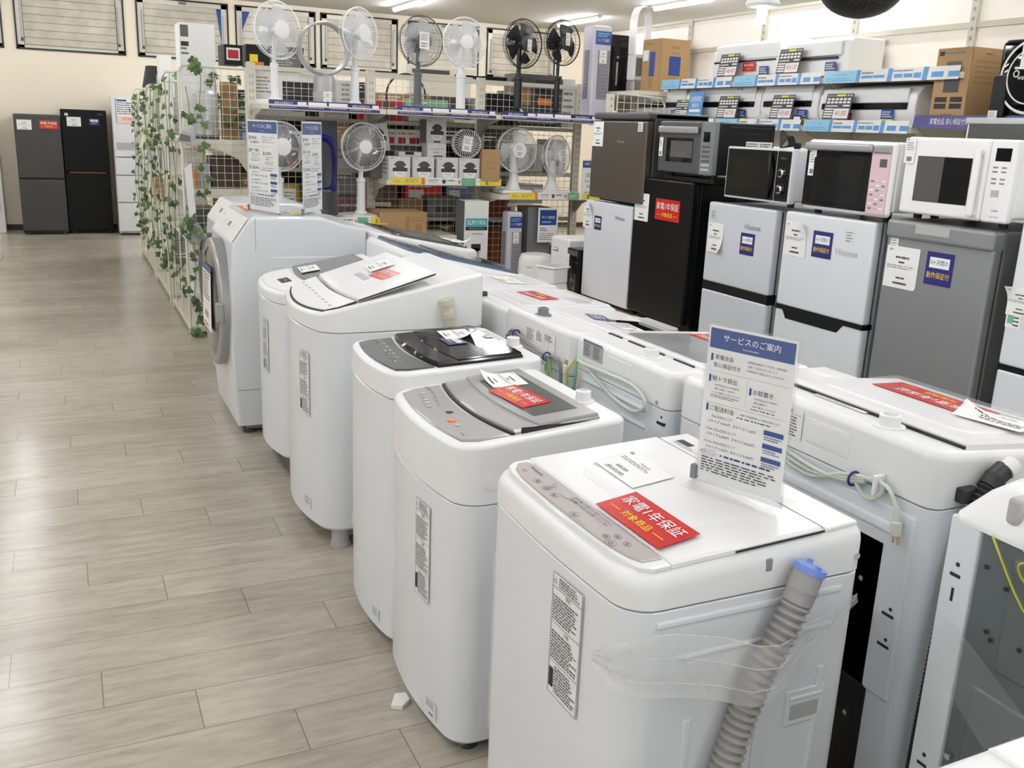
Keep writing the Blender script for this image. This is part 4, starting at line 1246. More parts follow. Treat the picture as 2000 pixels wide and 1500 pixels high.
def fridge(label, Y0, W, z0, H, doors, dmat, smat, D=.5, x=FX, gapm=SEAM, top=None, r=.012, group=None, kick=.03, name='refrigerator'):
    """doors: list of (zlow, zhigh) fractions of H"""
    t = thing(name, label, 'fridge', (x, Y0, z0), 0, group)
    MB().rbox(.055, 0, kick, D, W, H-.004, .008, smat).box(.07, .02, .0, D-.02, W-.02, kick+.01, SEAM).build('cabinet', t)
    ds = []
    for a, b in doors:
        d = MB().rbox(0, .001, a*H, .048, W-.001, b*H, r, dmat).build('door', t)
        ds.append(d)
        MB().box(.046, .012, a*H+.01, .057, W-.012, b*H-.01, gapm).build('door_gasket', d, smooth=False)
    for (a, b), (c, d) in zip(doors, doors[1:]):
        if gapm is not None: MB().box(.004, .002, b*H-.004, .06, W-.002, c*H+.004, BLACK).build('door_gap', t, smooth=False)
    return t, ds, W, H
def front_text(parent, s, y, z, size, mat, x=-.0015):
    MB().text(s, (x, y, z), U0, (0, 0, 1), size, mat).build('lettering', parent, smooth=False)
E3 = (0, 0, 1)
# white single door with the brown one on it
t, ds, W, H = fridge('white single-door fridge on the platform with the small brown-grey fridge on top', 4.768, .56, .50, .645, [(.055, 1.0)], mk('white_fridge_door', (222, 223, 228), 0.32, var=.02), WHITE)
front_text(ds[0], 'Hisense', .13, .565, .035, INKG)
navy_sticker(t, (-.001, .43, .47), U0, E3, .085, .085)
price_tag(t, (-.0015, .575, .47), U0, E3, .115, .155, curl=(1, 1, .03))
# brown one
t, ds, W, H = fridge('small brown-grey fridge stacked on top of the white single-door fridge', 4.655, .615, 1.15, .525, [(.03, .91)], BROWNF, BROWNS, D=.42, x=2.985)
MB().rbox(.004, 0, .484, .42, W, .525, .012, BROWNS).build('top_cover', t)
price_tag(t, (-.0015, .60, .325), U0, E3, .125, .145)
sticker('energy_label', t, (-.001, .09, .42), U0, E3, .05, .05, PAPER, [('l', .1, .1, .9, .9, 3, INK)])
front_text(ds[0], 'Hisense', .27, .36, .025, LIGHTG)
# black
t, ds, W, H = fridge('black fridge on the platform with red sticker, under the dark grey microwave', 4.19, .57, .50, .82, [(.055, 1.0)], BLACKF, BLACKF, D=.52)
front_text(ds[0], 'Hisense', .19, .70, .035, INKG)
red_sticker(t, (-.001, .335, .60), U0, E3, .235, .115)
price_tag(t, (-.0015, .55, .575), U0, E3, .145, .155, cut=.02)
sticker('energy_label', t, (-.001, .54, .745), U0, E3, .035, .05, PAPER, [('l', .1, .1, .9, .9, 3, INK)])
MB().rbox(.1, W-.08, .82, .13, W-.04, .835, .004, PAPER).build('hinge_cover', t)
# pale silver two-door
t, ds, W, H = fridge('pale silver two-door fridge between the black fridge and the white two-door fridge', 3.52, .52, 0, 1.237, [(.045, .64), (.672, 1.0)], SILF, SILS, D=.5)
front_text(ds[1], 'Hisense', .155, 1.14, .038, INKG)
navy_sticker(t, (-.001, .235, 1.005), U0, E3, .105, .105)
price_tag(t, (-.0015, .50, .985), U0, E3, .125, .15, curl=(1, 0, .03))
sticker('energy_label', t, (-.001, .49, 1.15), U0, E3, .04, .05, SILF, [('l', .1, .1, .9, .9, 4, INKG)])
# white two-door with black grip
t, ds, W, H = fridge('white two-door fridge with black grip bar, under the pink-panelled microwave', 2.905, .55, 0, 1.243, [(.045, .64), (.652, 1.0)], WHITE, SILS, D=.5)
MB().prism([(-.002, .50, .80), (-.002, .10, .80), (-.002, .14, .755), (-.002, .47, .755)], (.03, 0, 0), BLACK).box(-.004, .0, .795, .02, W, .803, BLACK).build('grip', t, smooth=False)
front_text(ds[1], 'Hisense', .14, 1.10, .042, LIGHTG)
navy_sticker(t, (-.001, .35, 1.06), U0, E3, .12, .115)
price_tag(t, (-.0015, .535, 1.045), U0, E3, .145, .155, curl=(1, 1, .03))
sticker('energy_label', t, (-.001, .16, 1.14), U0, E3, .05, .06, WHITE, [('l', .1, .1, .9, .9, 4, INKG)])
# grey
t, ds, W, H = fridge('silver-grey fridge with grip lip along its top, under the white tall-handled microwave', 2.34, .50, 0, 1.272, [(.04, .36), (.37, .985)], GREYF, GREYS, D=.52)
MB().rbox(-.012, 0, 1.195, .06, W, 1.268, .014, GREYF).box(-.0135, .19, 1.225, -.01, .35, 1.258, LIGHTG).build('grip', t)
navy_sticker(t, (-.001, .285, 1.04), U0, E3, .125, .125)
price_tag(t, (-.0015, .485, 1.0), U0, E3, .165, .165, cut=.06)
sticker('energy_label', t, (-.001, .475, 1.155), U0, E3, .04, .05, PAPER, [('l', .1, .1, .9, .9, 4, INKG)])
# white at the edge
t, ds, W, H = fridge('white fridge cut off by the right edge of the picture', 1.72, .53, 0, 1.32, [(.04, .6), (.612, 1.0)], WHITE, WHITE, D=.52)
price_tag(t, (-.002, .53, .99), U0, E3, .1, .1, curl=(0, 1, .03))
sticker('price_tag', t, (-.001, .525, .945), U0, E3, .06, .05, PAPER, [('r', .1, .3, .5, .9, GRN), ('l', .5, .1, .9, .9, 3, INK)])

# ------------------------------------------------------------------ microwaves on the fridges
def microwave(label, loc, rz, W, H, D, case, build, feet=.02, group=None, footmat=BLACK):
    t = thing('microwave_oven', label, 'microwave', loc, rz)
    MB().rbox(.03, 0, feet, D, W, H, .012, case).build('case', t)
    for x, y in ((.06, .05), (.06, W-.05), (D-.05, .05), (D-.05, W-.05)):
        MB().lathe([(.016, 0), (.018, feet+.004)], footmat, 12, c=(x, y, 0)).build('foot', t)
    build(t, W, H, D)
    return t
def tag_strip(t, y, z, w_=.035, h=.10):
    sticker('price_tag', t, (-.0035, y, z), U0, E3, w_, h, PAPER, TAG_ITEMS)
# dark grey, on the black fridge
def b1(t, W, H, D):
    d = MB().rbox(0, .11, .02, .035, W, H, .008, mk('gunmetal_door', (92, 93, 95), .3, metal=.4))
    d.box(-.0006, .17, .075, .004, W-.075, H-.085, BLACKG)
    d.box(-.0012, .175, .10, .004, W-.115, H-.1, SMOKE)
    do = d.build('door', t)
    MB().rbox(-.022, .12, H-.062, -.004, W-.012, H-.026, .008, SILVERP).box(-.006, .14, H-.055, .002, .16, H-.035, SILVERP).box(-.006, W-.05, H-.055, .002, W-.03, H-.035, SILVERP).build('handle', do)
    p = MB().rbox(0, 0, .02, .035, .108, H, .006, MIDG)
    p.box(-.001, .03, H-.10, .004, .085, H-.05, BLACKG)
    for k in range(6):
        p.rbox(-.002, .02, .04+.023*k, .004, .09, .052+.023*k, .003, LIGHTG if k < 2 else SMOKE)
    p.build('control_panel', t)
    s = MB()
    s.rbox(.10, -.004, .03, D-.02, .004, H-.02, .02, BLACK).rbox(.13, -.006, .05, D-.05, .002, H-.05, .015, BLACK)
    s.build('side_panel', t)
    sticker('rating_label', t, (.20, -.007, .09), (1, 0, 0), E3, .17, .105, PAPER, [('l', .03, .05, .5, .95, 8, INK), ('l', .53, .05, .97, .95, 8, INK)])
    tag_strip(t, W-.01, .10)
microwave('dark grey microwave oven with silver handle bar, on the black fridge', (2.985, 4.03, 1.345), 0, .49, .285, .39, BLACK, b1)
t = thing('coiled_cord', 'black power cord bundled on top of the two-dial microwave, at its back', 'cord', (3.22, 3.80, 1.515), 0)
c = MB()
for k in range(5):
    c.tube(curve([(.0, .0, .006), (.02, -.02+.012*k, .05+.008*k), (.05, -.02+.01*k, .06), (.07, .01*k-.02, .02), (.03, .01, .006), (0, 0, .006)], 6), .004, CORDK, 6)
c.rbox(.055, -.05, .0, .09, -.03, .03, .006, BLACK)
c.build('cord', t)
# low stand under it
o = MB().rbox(3.02, 4.05, 1.32, 3.35, 4.5, 1.345, .004, BLACK).build('rubber_mat')
tag(o, 'thin black mat under the dark grey microwave on the black fridge', 'mat')
# black glass door, two dials
def b2(t, W, H, D):
    MB().rbox(-.002, -.002, .018, .034, W+.002, H+.002, .006, SILF).build('front_frame', t)
    d = MB().rbox(-.006, .105, .028, .01, W-.008, H-.008, .004, BLACKG)
    d.rbox(-.0072, .15, .06, .0, W-.07, H-.05, .004, OVENGL)
    do = d.build('door', t)
    h = MB()
    P = [(-.010-.012*math.sin(PI*k/10), .145-.018*math.sin(PI*k/10), .035+(H-.055)*k/10) for k in range(11)]
    h.tube(P, .008, BLACK, 8)
    h.build('handle', do)
    p = MB().rbox(-.006, .008, .028, .01, .100, H-.008, .004, BLACKG)
    p.text('Hisense', (-.0068, .055, H-.04), U0, E3, .012, INKG)
    po = p.build('control_panel', t)
    for z in (.155, .082):
        MB().lathe([(.022, 0), (.021, -.014), (.016, -.02), (.001, -.02)], CHROME, 24, 'x', (-.006, .055, z)).lathe([(.013, -.02), (.012, -.026), (.001, -.026)], BLACK, 20, 'x', (-.006, .055, z)).build('dial', po)
    tag_strip(t, W-.02, H-.115, .035, .095)
microwave('microwave oven with black glass front and two chrome dials, on the pale silver fridge', (3.0, 3.445, 1.252), 0, .475, .262, .33, SILF, b2, feet=.026)
# pink control panel
def b3(t, W, H, D):
    d = MB().rbox(0, .0, .02, .035, W, H-.0, .02, LIDW)
    d.build('front_frame', t)
    do = MB().rbox(-.004, .115, .035, .01, W-.006, H-.045, .004, BLACKG).box(-.0052, .15, .06, .0, W-.06, H-.075, OVENGL).build('door', t)
    MB().rbox(-.022, .105, H-.045, .0, W-.004, H-.012, .010, SILVERP).build('handle', do)
    MB().rbox(-.012, .012, H-.045, .0, .103, H-.014, .008, SILVERP).build('top_trim', t)
    p = MB().rbox(-.004, .012, .03, .01, .113, H-.045, .003, PINK)
    p.box(-.005, .028, H-.10, .0, .065, H-.068, SMOKE)
    for k in range(7):
        for j in range(3):
            p.rbox(-.0052, .022+.03*j, .05+.018*k, .0, .042+.03*j, .058+.018*k, .002, (PAPER, PINK, INKG)[(k+j) % 3])
    p.build('control_panel', t)['label'] = 'pink control panel'
    tag_strip(t, W-.025, H-.155, .042, .11)
microwave('microwave oven with pale pink control panel, on the white two-door fridge', (2.99, 2.85, 1.246), 0, .50, .318, .38, LIDW, b3, feet=.04)
# white with tall handle
def b4(t, W, H, D):
    d = MB().rbox(0, .112, .02, .035, W, H, .012, LIDW)
    d.box(-.0008, .175, .07, .004, W-.065, H-.07, SMOKE).box(-.0014, .177, .072, .004, .30, H-.072, OVENGL)
    do = d.build('door', t)
    MB().rbox(-.03, .125, .035, -.012, .152, H-.035, .008, LIDW).rbox(-.014, .128, .04, .004, .15, .06, .004, LIDW).rbox(-.014, .128, H-.06, .004, .15, H-.04, .004, LIDW).build('handle', do)
    p = MB().rbox(0, 0, .02, .035, .110, H, .010, LIDW)
    p.box(-.001, .02, H-.075, .004, .082, H-.03, BLACKG)
    for k, z in enumerate((H-.10, H-.115, H-.14, H-.155)):
        for y in (.03, .065):
            p.rbox(-.001, y, z, .003, y+.022, z+.006, .002, INKG)
    p.rbox(-.001, .045, H-.20, .003, .08, H-.175, .004, LIGHTG)
    p.text('START', (-.0012, .05, .062), U0, E3, .010, INK)
    p.text('HITACHI', (-.0012, .05, .04), U0, E3, .009, INKG)
    p.build('control_panel', t)
    tag_strip(t, W-.0, H-.1, .05, .095)
microwave('white microwave oven with tall white handle, on the silver-grey fridge', (3.0, 2.315, 1.277), 0, .49, .31, .40, LIDW, b4, feet=.035)
# toaster-like oven behind it
t = thing('oven', 'white and dark grey oven with vent slots, behind the white microwave oven', 'oven', (3.42, 1.95, 1.35))
MB().rbox(0, 0, .02, .4, .95, .325, .015, LIDW).build('case', t)
MB().box(-.006, .28, .235, .02, .93, .30, SMOKE).rbox(-.012, .26, .30, .02, .95, .325, .006, LIGHTG).rbox(-.012, .26, .215, .02, .95, .225, .004, LIGHTG).build('back_recess', t)
v = MB()
for r_ in range(3):
    for k in range(7):
        v.rbox(-.003, .05+.03*k, .30-.025*r_-.015, .003, .068+.03*k, .306-.025*r_-.015, .002, INKG)
v.build('vent_slots', t)
for x, y in ((.05, .08), (.05, .87), (.35, .08), (.35, .87)):
    MB().lathe([(.02, -.078), (.02, .025)], DARKG, 12, c=(x, y, 0)).build('foot', t)

# ------------------------------------------------------------------ wall shelving with air conditioners
WX = 4.55
ws = thing('display_shelving', 'tall cream shelving with white back panels along the right side carrying the air conditioners', 'shelving', (WX, 0, 0))
posts = [3.03, 3.904, 4.785, 5.655, 6.55, 7.43]
ZT = 2.44
for y in posts:
    u = MB().box(-.02, y-.022, 0, .03, y+.022, ZT, CREAMD)
    for k in range(46):
        u.box(-.0212, y-.008, .12+.05*k, -.019, y+.008, .14+.05*k, SEAMG)
    u.build('upright', ws, smooth=False)
for a, b in zip(posts, posts[1:]):
    for z0, z1 in ((.1, .85), (.86, 1.5), (1.51, 2.19), (2.21, ZT)):
        MB().box(.0, a+.022, z0, .02, b-.022, z1, WALLR).build('back_panel', ws, smooth=False)
    MB().box(-.015, a+.022, 2.185, .02, b-.022, 2.215, CREAMD).box(-.012, a+.022, ZT-.02, .02, b-.022, ZT, CREAMD).build('cross_rail', ws, smooth=False)
def wall_shelf(y0, y1, z, dep=.39):
    s = MB().box(-dep, y0, z-.03, 0, y1, z, CREAM)
    for y in (y0+.01, y1-.016):
        s.prism([(0, y, z-.03), (-dep*.9, y, z-.03), (-dep*.85, y, z-.05), (-.03, y, z-.16), (0, y, z-.16)], (0, .006, 0), CREAMD)
    return s.build('shelf', ws, smooth=False)
BLUE_STRIP = [('r', 0, 0, .27, 1, SKY), ('t', 'エアコン お買得', .135, .66, .2, MIDB), ('l', .02, .1, .25, .45, 2, MIDB), ('r', .27, 0, .30, 1, MIDB), ('l', .31, .55, .42, .9, 1, INKG), ('r', .31, .3, .40, .52, MIDB), ('r', .405, .3, .49, .52, MIDB), ('r', .51, 0, .545, 1, MIDB), ('l', .55, .66, .7, .9, 1, INKG), ('r', .56, .25, .62, .55, MIDB), ('r', .63, .25, .69, .55, MIDB), ('r', .70, .2, .75, .6, MIDB), ('r', .76, 0, .795, 1, MIDB), ('r', .82, .2, .9, .6, MIDB), ('r', .93, .2, 1, .6, MIDB)]
ZA, ZL = 1.925, 1.65
for (y0, y1, z) in ((5.46, 6.32, ZA), (4.60, 5.45, ZA), (3.60, 4.59, ZA), (6.34, 7.40, ZA-.05), (5.62, 7.40, ZL), (4.73, 5.61, ZL), (3.88, 4.72, ZL), (2.7, 3.87, ZL+.03)):
    s = wall_shelf(y0, y1, z, .58 if z == ZA-.05 else .39)
    if z in (ZA, ZL):
        sticker('price_rail', s, (-.402, y1-.01, z-.035), (0, -1, 0), (.12, 0, 1), y1-y0-.02, .068, PAPER, BLUE_STRIP)['label'] = 'pale blue printed price rail'
    elif z == ZL+.03:
        sticker('price_rail', s, (-.402, y1-.01, z-.035), (0, -1, 0), (.12, 0, 1), y1-y0-.02, .068, NAVY, [('t', '家電全品 安心保証付き', .2, .5, .5, INKW, .7), ('r', .38, .3, .52, .7, INKW), ('r', .56, .3, .64, .7, INKW), ('t', '家電全品 安心保証付き', .83, .5, .5, INKW, .7)])['label'] = 'navy price rail'
def aircon(label, y0, z, W, H=.27, D=.2, dark=True, x=WX-.30, group='wall air conditioners on the shelves', flat=False):
    t = thing('air_conditioner', label, 'air conditioner', (x, y0, z), 0, group)
    if flat:
        prof = [(0, .02), (-.005, H*.55), (.0, H*.9), (.03, H), (D, H), (D, 0), (.05, 0)]
    else:
        prof = [(.03, .0), (-.01, .05), (-.02, H*.42), (-.01, H*.75), (.03, H*.94), (.07, H), (D, H), (D, 0)]
    n = len(prof)
    b = MB()
    cx = sum(p[0] for p in prof)/n; cz = sum(p[1] for p in prof)/n
    def sec(y, k):
        return [(cx+(px-cx)*k, y, cz+(pz-cz)*k) for px, pz in prof]
    b.loft([sec(0, .9), sec(.006, .97), sec(.025, 1), sec(W-.025, 1), sec(W-.006, .97), sec(W, .9)], LIDW)
    b.build('case', t, sharp=28)
    zz = H*.5
    if dark:
        MB().box(-.026, .05, zz-.022, .0, W-.04, zz+.012, BLACKG).build('air_outlet', t, smooth=False)
    else:
        MB().box(-.0235, .08, zz-.006, .0, W-.03, zz+.006, SEAM).build('air_outlet', t, smooth=False)
    MB().rbox(-.024, .05, zz+.012, -.004, W-.04, H*.9, .008, WHITE2).build('front_panel', t)
    sm = sheet(MB(), (-.0275, W*.30, .02), U0, E3, .09, .075, BLUE, [('r', 0, 0, 1, .3, YEL), ('l', .08, .4, .92, .9, 3, INKW)])
    sm.build('energy_label', t, smooth=False)
    return t
def price_card(label, y, z, price, x, wd=.165, h=.165):
    t = thing('price_card', label, 'price card', (x, y, z+.036), 0)
    it = [('r', .04, .88, .36, .96, INKG), ('r', .38, .89, .72, .97, LIME), ('r', .77, .89, .85, .96, LIGHTG), ('r', .88, .89, .96, .96, LIGHTG)]
    for r_ in range(2):
        for k in range(6):
            it.append(('r', .06+.153*k, .74-.12*r_, .06+.153*k+.115, .82-.12*r_, PAPER))
    it += [('r', .05, .5, .5, .54, PAPER), ('r', .7, .5, .95, .56, PAPER)]
    for r_ in range(4):
        it.append(('r', .04, .37-.1*r_, .36, .43-.1*r_, PAPER))
    it += [('r', .39, .04, .97, .42, PAPER), ('t', price, .68, .23, .30, INKR, .62)]
    m_ = MB()
    sheet(m_, (0, wd/2, 0), U0, (.18, 0, 1), wd, h, mk('card_ink_'+price.strip('¥').replace(',', '_'), (66, 58, 58), .5), it, t=.002)
    m_.box(-.002, -wd/2, -.004, .03, wd/2, .0, ACRYL)
    m_.build('card', t, smooth=False)
    return t

aircon('air conditioner at the far end of the lower wall shelf, half behind the sky-blue banner', 6.05, ZL, .72)
aircon('air conditioner on the lower wall shelf with the 47,300 yen price card', 5.25, ZL, .715)
aircon('air conditioner on the lower wall shelf with the 59,400 yen price card', 4.70, ZL, .54)
a = aircon('widest air conditioner, near end of the lower wall shelf, with the 41,800 yen card', 3.94, ZL, .75, .235, D=.24)
red_sticker(a, (-.028, .565, .02), U0, E3, .115, .055)
a = aircon('air conditioner on the upper wall shelf with the 48,400 yen card and red sticker', 5.05, ZA, .76, .27, dark=False)
red_sticker(a, (-.028, .40, .07), U0, E3, .13, .055)
aircon('flat-fronted air conditioner on the upper wall shelf with the 34,100 yen card', 4.50, ZA, .54, .24, D=.28, dark=False, flat=True)
for lab, y, z, pr in (('price card reading 48,400 yen, in front of the farther air conditioner on the upper shelf', 5.55, ZA, '¥48,400'), ('price card reading 34,100 yen, beside the flat-fronted air conditioner, upper shelf', 4.935, ZA, '¥34,100'),
                      ('price card reading 47,300 yen, just right of the sky-blue banner on the lower shelf', 5.515, ZL, '¥47,300'), ('price card reading 59,400 yen, middle of the lower shelf above the dial microwave', 4.955, ZL, '¥59,400'), ('price card reading 41,800 yen, largest one on the lower shelf beside a red sticker', 4.465, ZL, '¥41,800')):
    price_card(lab, y, z, pr, 4.165, .215 if pr in ('¥41,800', '¥47,300') else .205, .15)
price_card('small far price card beside the sky-blue banner on the lower wall shelf', 6.06, ZL, '¥52,800', 4.165, .16, .13)
o = sheet(MB(), (4.15, 5.95, ZL+.02), U0, (.1, 0, 1), .17, .2, MIDB, [('t', '出張買取', .5, .72, .2, INKW, .8), ('t', '強化中', .5, .5, .18, INKW, .8), ('r', .12, .28, .88, .38, INKW), ('r', .1, .06, .45, .2, SKY), ('r', .55, .06, .9, .2, SKY)], t=.004).build('banner', smooth=False)
tag(o, 'sky-blue printed banner standing on the lower wall shelf', 'banner')
t = thing('small_card', 'small navy card on the lower wall shelf beside the 59,400 yen card', 'card', (4.18, 4.80, ZL))
sheet(MB(), (0, .05, 0), U0, E3, .085, .06, NAVY, [('r', .15, .45, .85, .85, INKW), ('l', .15, .1, .85, .35, 1, INKY)], t=.002).box(0, -.035, 0, .02, .05, .002, ACRYL).build('card', t, smooth=False)
t = thing('crumpled_bag', 'crumpled clear plastic bag on the lower wall shelf above the microwaves', 'bag', (4.20, 5.16, ZL+.002))
q = random.Random(11)
m_ = MB()
rings = []
for k in range(6):
    rings.append([((.05+.02*q.random())*math.cos(a)*(1-.16*k), (.085+.03*q.random())*math.sin(a)*(1-.16*k), .014*k) for a in [2*PI*i/12 for i in range(12)]])
m_.loft(rings, FILM).build('film', t, sharp=5)

def carton(label, loc, W, D, H, mat, faces=(), rz=0.0, name='cardboard_box', cat='box', flap=True, group=None):
    """closed box; front is local -x; faces: (side, items) with side f or s (the -y side)"""
    t = thing(name, label, cat, loc, rz, group)
    b = MB().rbox(0, 0, 0, D, W, H, .004, mat)
    b.build('carton', t)
    if flap:
        MB().box(.002, W/2-.025, H-.001, D-.002, W/2+.025, H+.001, CARDD).build('tape', t, smooth=False)
    for side, items in faces:
        if side == 'f':
            m_ = sheet(MB(), (-.0015, W, 0), U0, E3, W, H, mat, items, t=.0012)
        else:
            m_ = sheet(MB(), (0, -.0015, 0), (1, 0, 0), E3, D, H, mat, items, t=.0012)
        m_.build('print', t, smooth=False)
    return t
carton('tall brown cardboard box with blue print standing on the wall shelving beside the loop fan', (4.18, 6.40, ZA-.05), .25, .26, .39, CARD,
       [('f', [('t', 'Panasonic', .35, .92, .05, INKB), ('r', .42, .3, .72, .76, BLUE), ('r', .42, .08, .66, .28, CARDD), ('r', .03, .60, .35, .8, PAPER)]),
        ('s', [('r', .35, .82, .65, .87, CARDD), ('t', 'Panasonic', .5, .74, .05, INKB), ('r', .3, .32, .7, .68, BLUE), ('l', .3, .16, .7, .3, 3, CARDD)])])
carton('tall brown cardboard box with a dark appliance outline, beside the round-windowed black dryer', (4.18, 3.57, ZL+.03), .215, .28, .365, CARD,
       [('f', [('r', .06, .9, .2, .96, INK), ('l', .2, .9, .8, .96, 1, INKG), ('r', .3, .40, .75, .82, SMOKE), ('r', .1, .27, .45, .34, INK), ('r', .55, .27, .9, .34, INK), ('r', .1, .18, .45, .25, INK), ('r', .55, .18, .9, .25, INK), ('t', 'DEHUMIDIFIER', .5, .10, .03, INK)]),
        ('s', [('t', 'DAIKIN', .4, .92, .035, INK), ('l', .1, .5, .9, .85, 5, CARDD)])])
# round-windowed dryer
t = thing('clothes_dryer', 'black compact dryer with white rings round its door, on the shelving at the right', 'dryer', (4.16, 2.98, ZL+.03))
MB().rbox(0, 0, 0, .36, .42, .385, .03, BLACKG).build('body', t)
d = MB().lathe([(.165, 0), (.16, -.02), (.12, -.026), (.001, -.028)], BLACKG, 40, 'x', (0, .21, .21))
d.torus((-.012, .21, .21), .166, .009, LIDW, 'x', 48, 8).torus((-.025, .21, .21), .125, .004, LIDW, 'x', 48, 8)
d.text('warm dryer', (-.031, .20, .205), U0, E3, .032, PAPER)
d.text('Smart', (-.031, .20, .235), U0, E3, .024, INKG)
d.torus((-.031, .285, .222), .014, .003, PAPER, 'x', 18, 5)
do = d.build('door', t)
price_tag(do, (-.034, .27, .25), U0, E3, .12, .10)
MB().rbox(-.03, .33, .02, -.002, .41, .22, .01, BLACK).build('side_cover', t)
sticker('price_tag', t, (-.0315, .405, .02), U0, E3, .05, .035, PAPER, [('l', .1, .1, .9, .9, 3, INKG)])
# black tower unit and looped fan at the end of the shelving
t = thing('dehumidifier', 'tall black appliance with a slim light bar, on the far end of the wall shelving', 'appliance', (4.08, 6.98, ZA-.05))
MB().rbox(0, 0, 0, .2, .2, .45, .012, BLACKG).build('body', t)
MB().rbox(.06, -.004, .06, .075, .002, .24, .004, LIGHTG).rbox(.06, -.004, .27, .08, .002, .285, .004, LIGHTG).build('light_bar', t)
MB().rbox(.05, -.003, .39, .15, .003, .42, .004, BLACK).build('grip', t)
t = thing('loop_fan', 'white and silver loop fan with tall open oval head, beside the blue-printed cardboard box', 'fan', (4.275, 6.86, ZA-.05))
MB().rbox(-.075, -.06, 0, .075, .06, .105, .02, SILVERP).rbox(-.075, -.058, .10, .075, .058, .30, .015, WHITE2).build('base', t)
MB().box(-.058, -.0605, .13, .058, -.057, .27, MIDG).build('display', t)
P = [(-.065, 0, .30), (-.068, 0, .45), (-.064, 0, .57), (-.04, 0, .635), (0, 0, .655), (.04, 0, .635), (.064, 0, .57), (.068, 0, .45), (.065, 0, .30)]
C_ = curve(P, 6)
lp = MB()
n = len(C_)
lp.loft([[(p.x*k, y, .3+(p.z-.3)*(1+(k-1)*.25)) for (k, y) in ((1.0, -.05), (1.12, -.03), (1.12, .05), (1.0, .055), (.92, .02))] for p in C_], LIDW)
lp.build('loop', t, sharp=50)

# ------------------------------------------------------------------ things on the platform by the fan rack
t = thing('humidifier', 'round white appliance with a dark open top on the platform, behind the washing machines', 'humidifier', (3.02, 6.04, .50))
MB().lathe([(.10, 0), (.118, .01), (.125, .06), (.122, .16), (.105, .20), (.085, .205)], LIDW, 36).build('body', t)
MB().lathe([(.086, .2), (.075, .204), (.06, .19), (.001, .188)], DARKG, 30).build('top_opening', t)
MB().text('Silent', (-.09, -.086, .12), (.7, -.7, 0), E3, .018, INKG).rbox(-.1, -.075, .05, -.085, -.06, .065, .003, INK).build('marking', t)
t = thing('air_purifier', 'white box-shaped air purifier with a side grip on the platform', 'air purifier', (2.99, 5.50, .50))
MB().rbox(0, 0, 0, .30, .26, .365, .015, WHITE2).rbox(.02, .02, .36, .28, .24, .37, .004, LIDW).build('body', t)
MB().rbox(-.003, .15, .27, .006, .22, .295, .008, SMOKE).rbox(-.006, .155, .278, .004, .215, .292, .004, WHITE2).build('grip', t)
t = thing('electric_heater', 'black glossy appliance with a price tag between the air purifier and the white fridge', 'appliance', (2.975, 5.335, .50), 0)
MB().rbox(0, -.0, 0, .25, .155, .32, .008, BLACKG).build('body', t)
t2 = t
MB().box(-.002, .01, .275, .004, .145, .31, SMOKE).build('control_panel', t)
price_tag(t, (-.003, .15, .18), U0, E3, .035, .1)
MB().box(-.002, .02, .03, .003, .10, .16, DARKG).rbox(-.003, .03, .10, .003, .09, .13, .003, CARD).rbox(-.003, .04, .05, .003, .08, .075, .003, CARD).build('window', t)
t = thing('air_filter_unit', 'white plastic unit with square slotted top, on the platform before the air purifier', 'filter unit', (2.80, 5.33, .50), R(20))
MB().loft([[(x, y, 0) for x, y in rounded(-.02, -.03, .14, .16, .02)], [(x, y, .1) for x, y in rounded(-.0, -.0, .14, .15, .02)]], WHITE2).rbox(.0, .0, .10, .14, .15, .20, .012, LIDW).build('body', t)
g = MB().rbox(-.012, -.012, .2, .152, .162, .212, .006, LIDW)
for i in range(2):
    for j in range(2):
        g.box(.01+.066*i, .012+.068*j, .211, .064+.066*i, .066+.068*j, .2135, LIGHTG)
g.build('slotted_top', t)
MB().tube(curve([(.14, -.02, .21), (.155, -.03, .12), (.13, -.035, .05), (.15, -.03, .004)], 6), .004, CORDK, 6).build('power_cord', t)

# ------------------------------------------------------------------ hanging things at the top edge
t = thing('pendant_lamp', 'large black speckled dome pendant lamp at the top edge of the picture', 'pendant lamp', (3.6, 3.785, 2.146))
def speckle():
    m = bpy.data.materials.new('speckled_black')
    m.use_nodes = True
    nt = m.node_tree
    b = nt.nodes['Principled BSDF']
    tc = nt.nodes.new('ShaderNodeTexCoord'); vo = nt.nodes.new('ShaderNodeTexVoronoi'); vo.inputs['Scale'].default_value = 90
    nt.links.new(tc.outputs['Object'], vo.inputs['Vector'])
    rp = nt.nodes.new('ShaderNodeValToRGB')
    rp.color_ramp.elements[0].position = .10; rp.color_ramp.elements[0].color = (.35, .34, .33, 1)
    rp.color_ramp.elements[1].position = .2; rp.color_ramp.elements[1].color = (.006, .005, .005, 1)
    nt.links.new(vo.outputs['Distance'], rp.inputs[0]); nt.links.new(rp.outputs[0], b.inputs['Base Color'])
    b.inputs['Roughness'].default_value = .5
    return m
MB().lathe([(.001, -.0), (.035, .0025), (.07, .010), (.102, .021), (.13, .035), (.155, .054), (.175, .075), (.193, .1), (.205, .13), (.205, .23), (.15, .34), (.03, .39)], speckle(), 72).build('shade', t)
MB().tube([(0, 0, .38), (0, 0, .97)], .004, CORDK, 6).build('cord', t)
t = thing('pendant_lamp', 'small lit pendant lamp with white tubular bulb and copper-lined flared shade', 'pendant lamp', (3.6, 4.525, 2.178))
MB().lathe([(.001, 0), (.026, .0), (.028, .01), (.028, .085), (.02, .09)], BULB, 20).build('bulb', t)
MB().lathe([(.03, .085), (.09, .088), (.097, .10), (.088, .12), (.06, .15), (.045, .22)], WHITE2, 28, caps=False).lathe([(.032, .092), (.084, .096), (.08, .118), (.05, .148)], COPPER, 28, caps=False).build('shade', t)
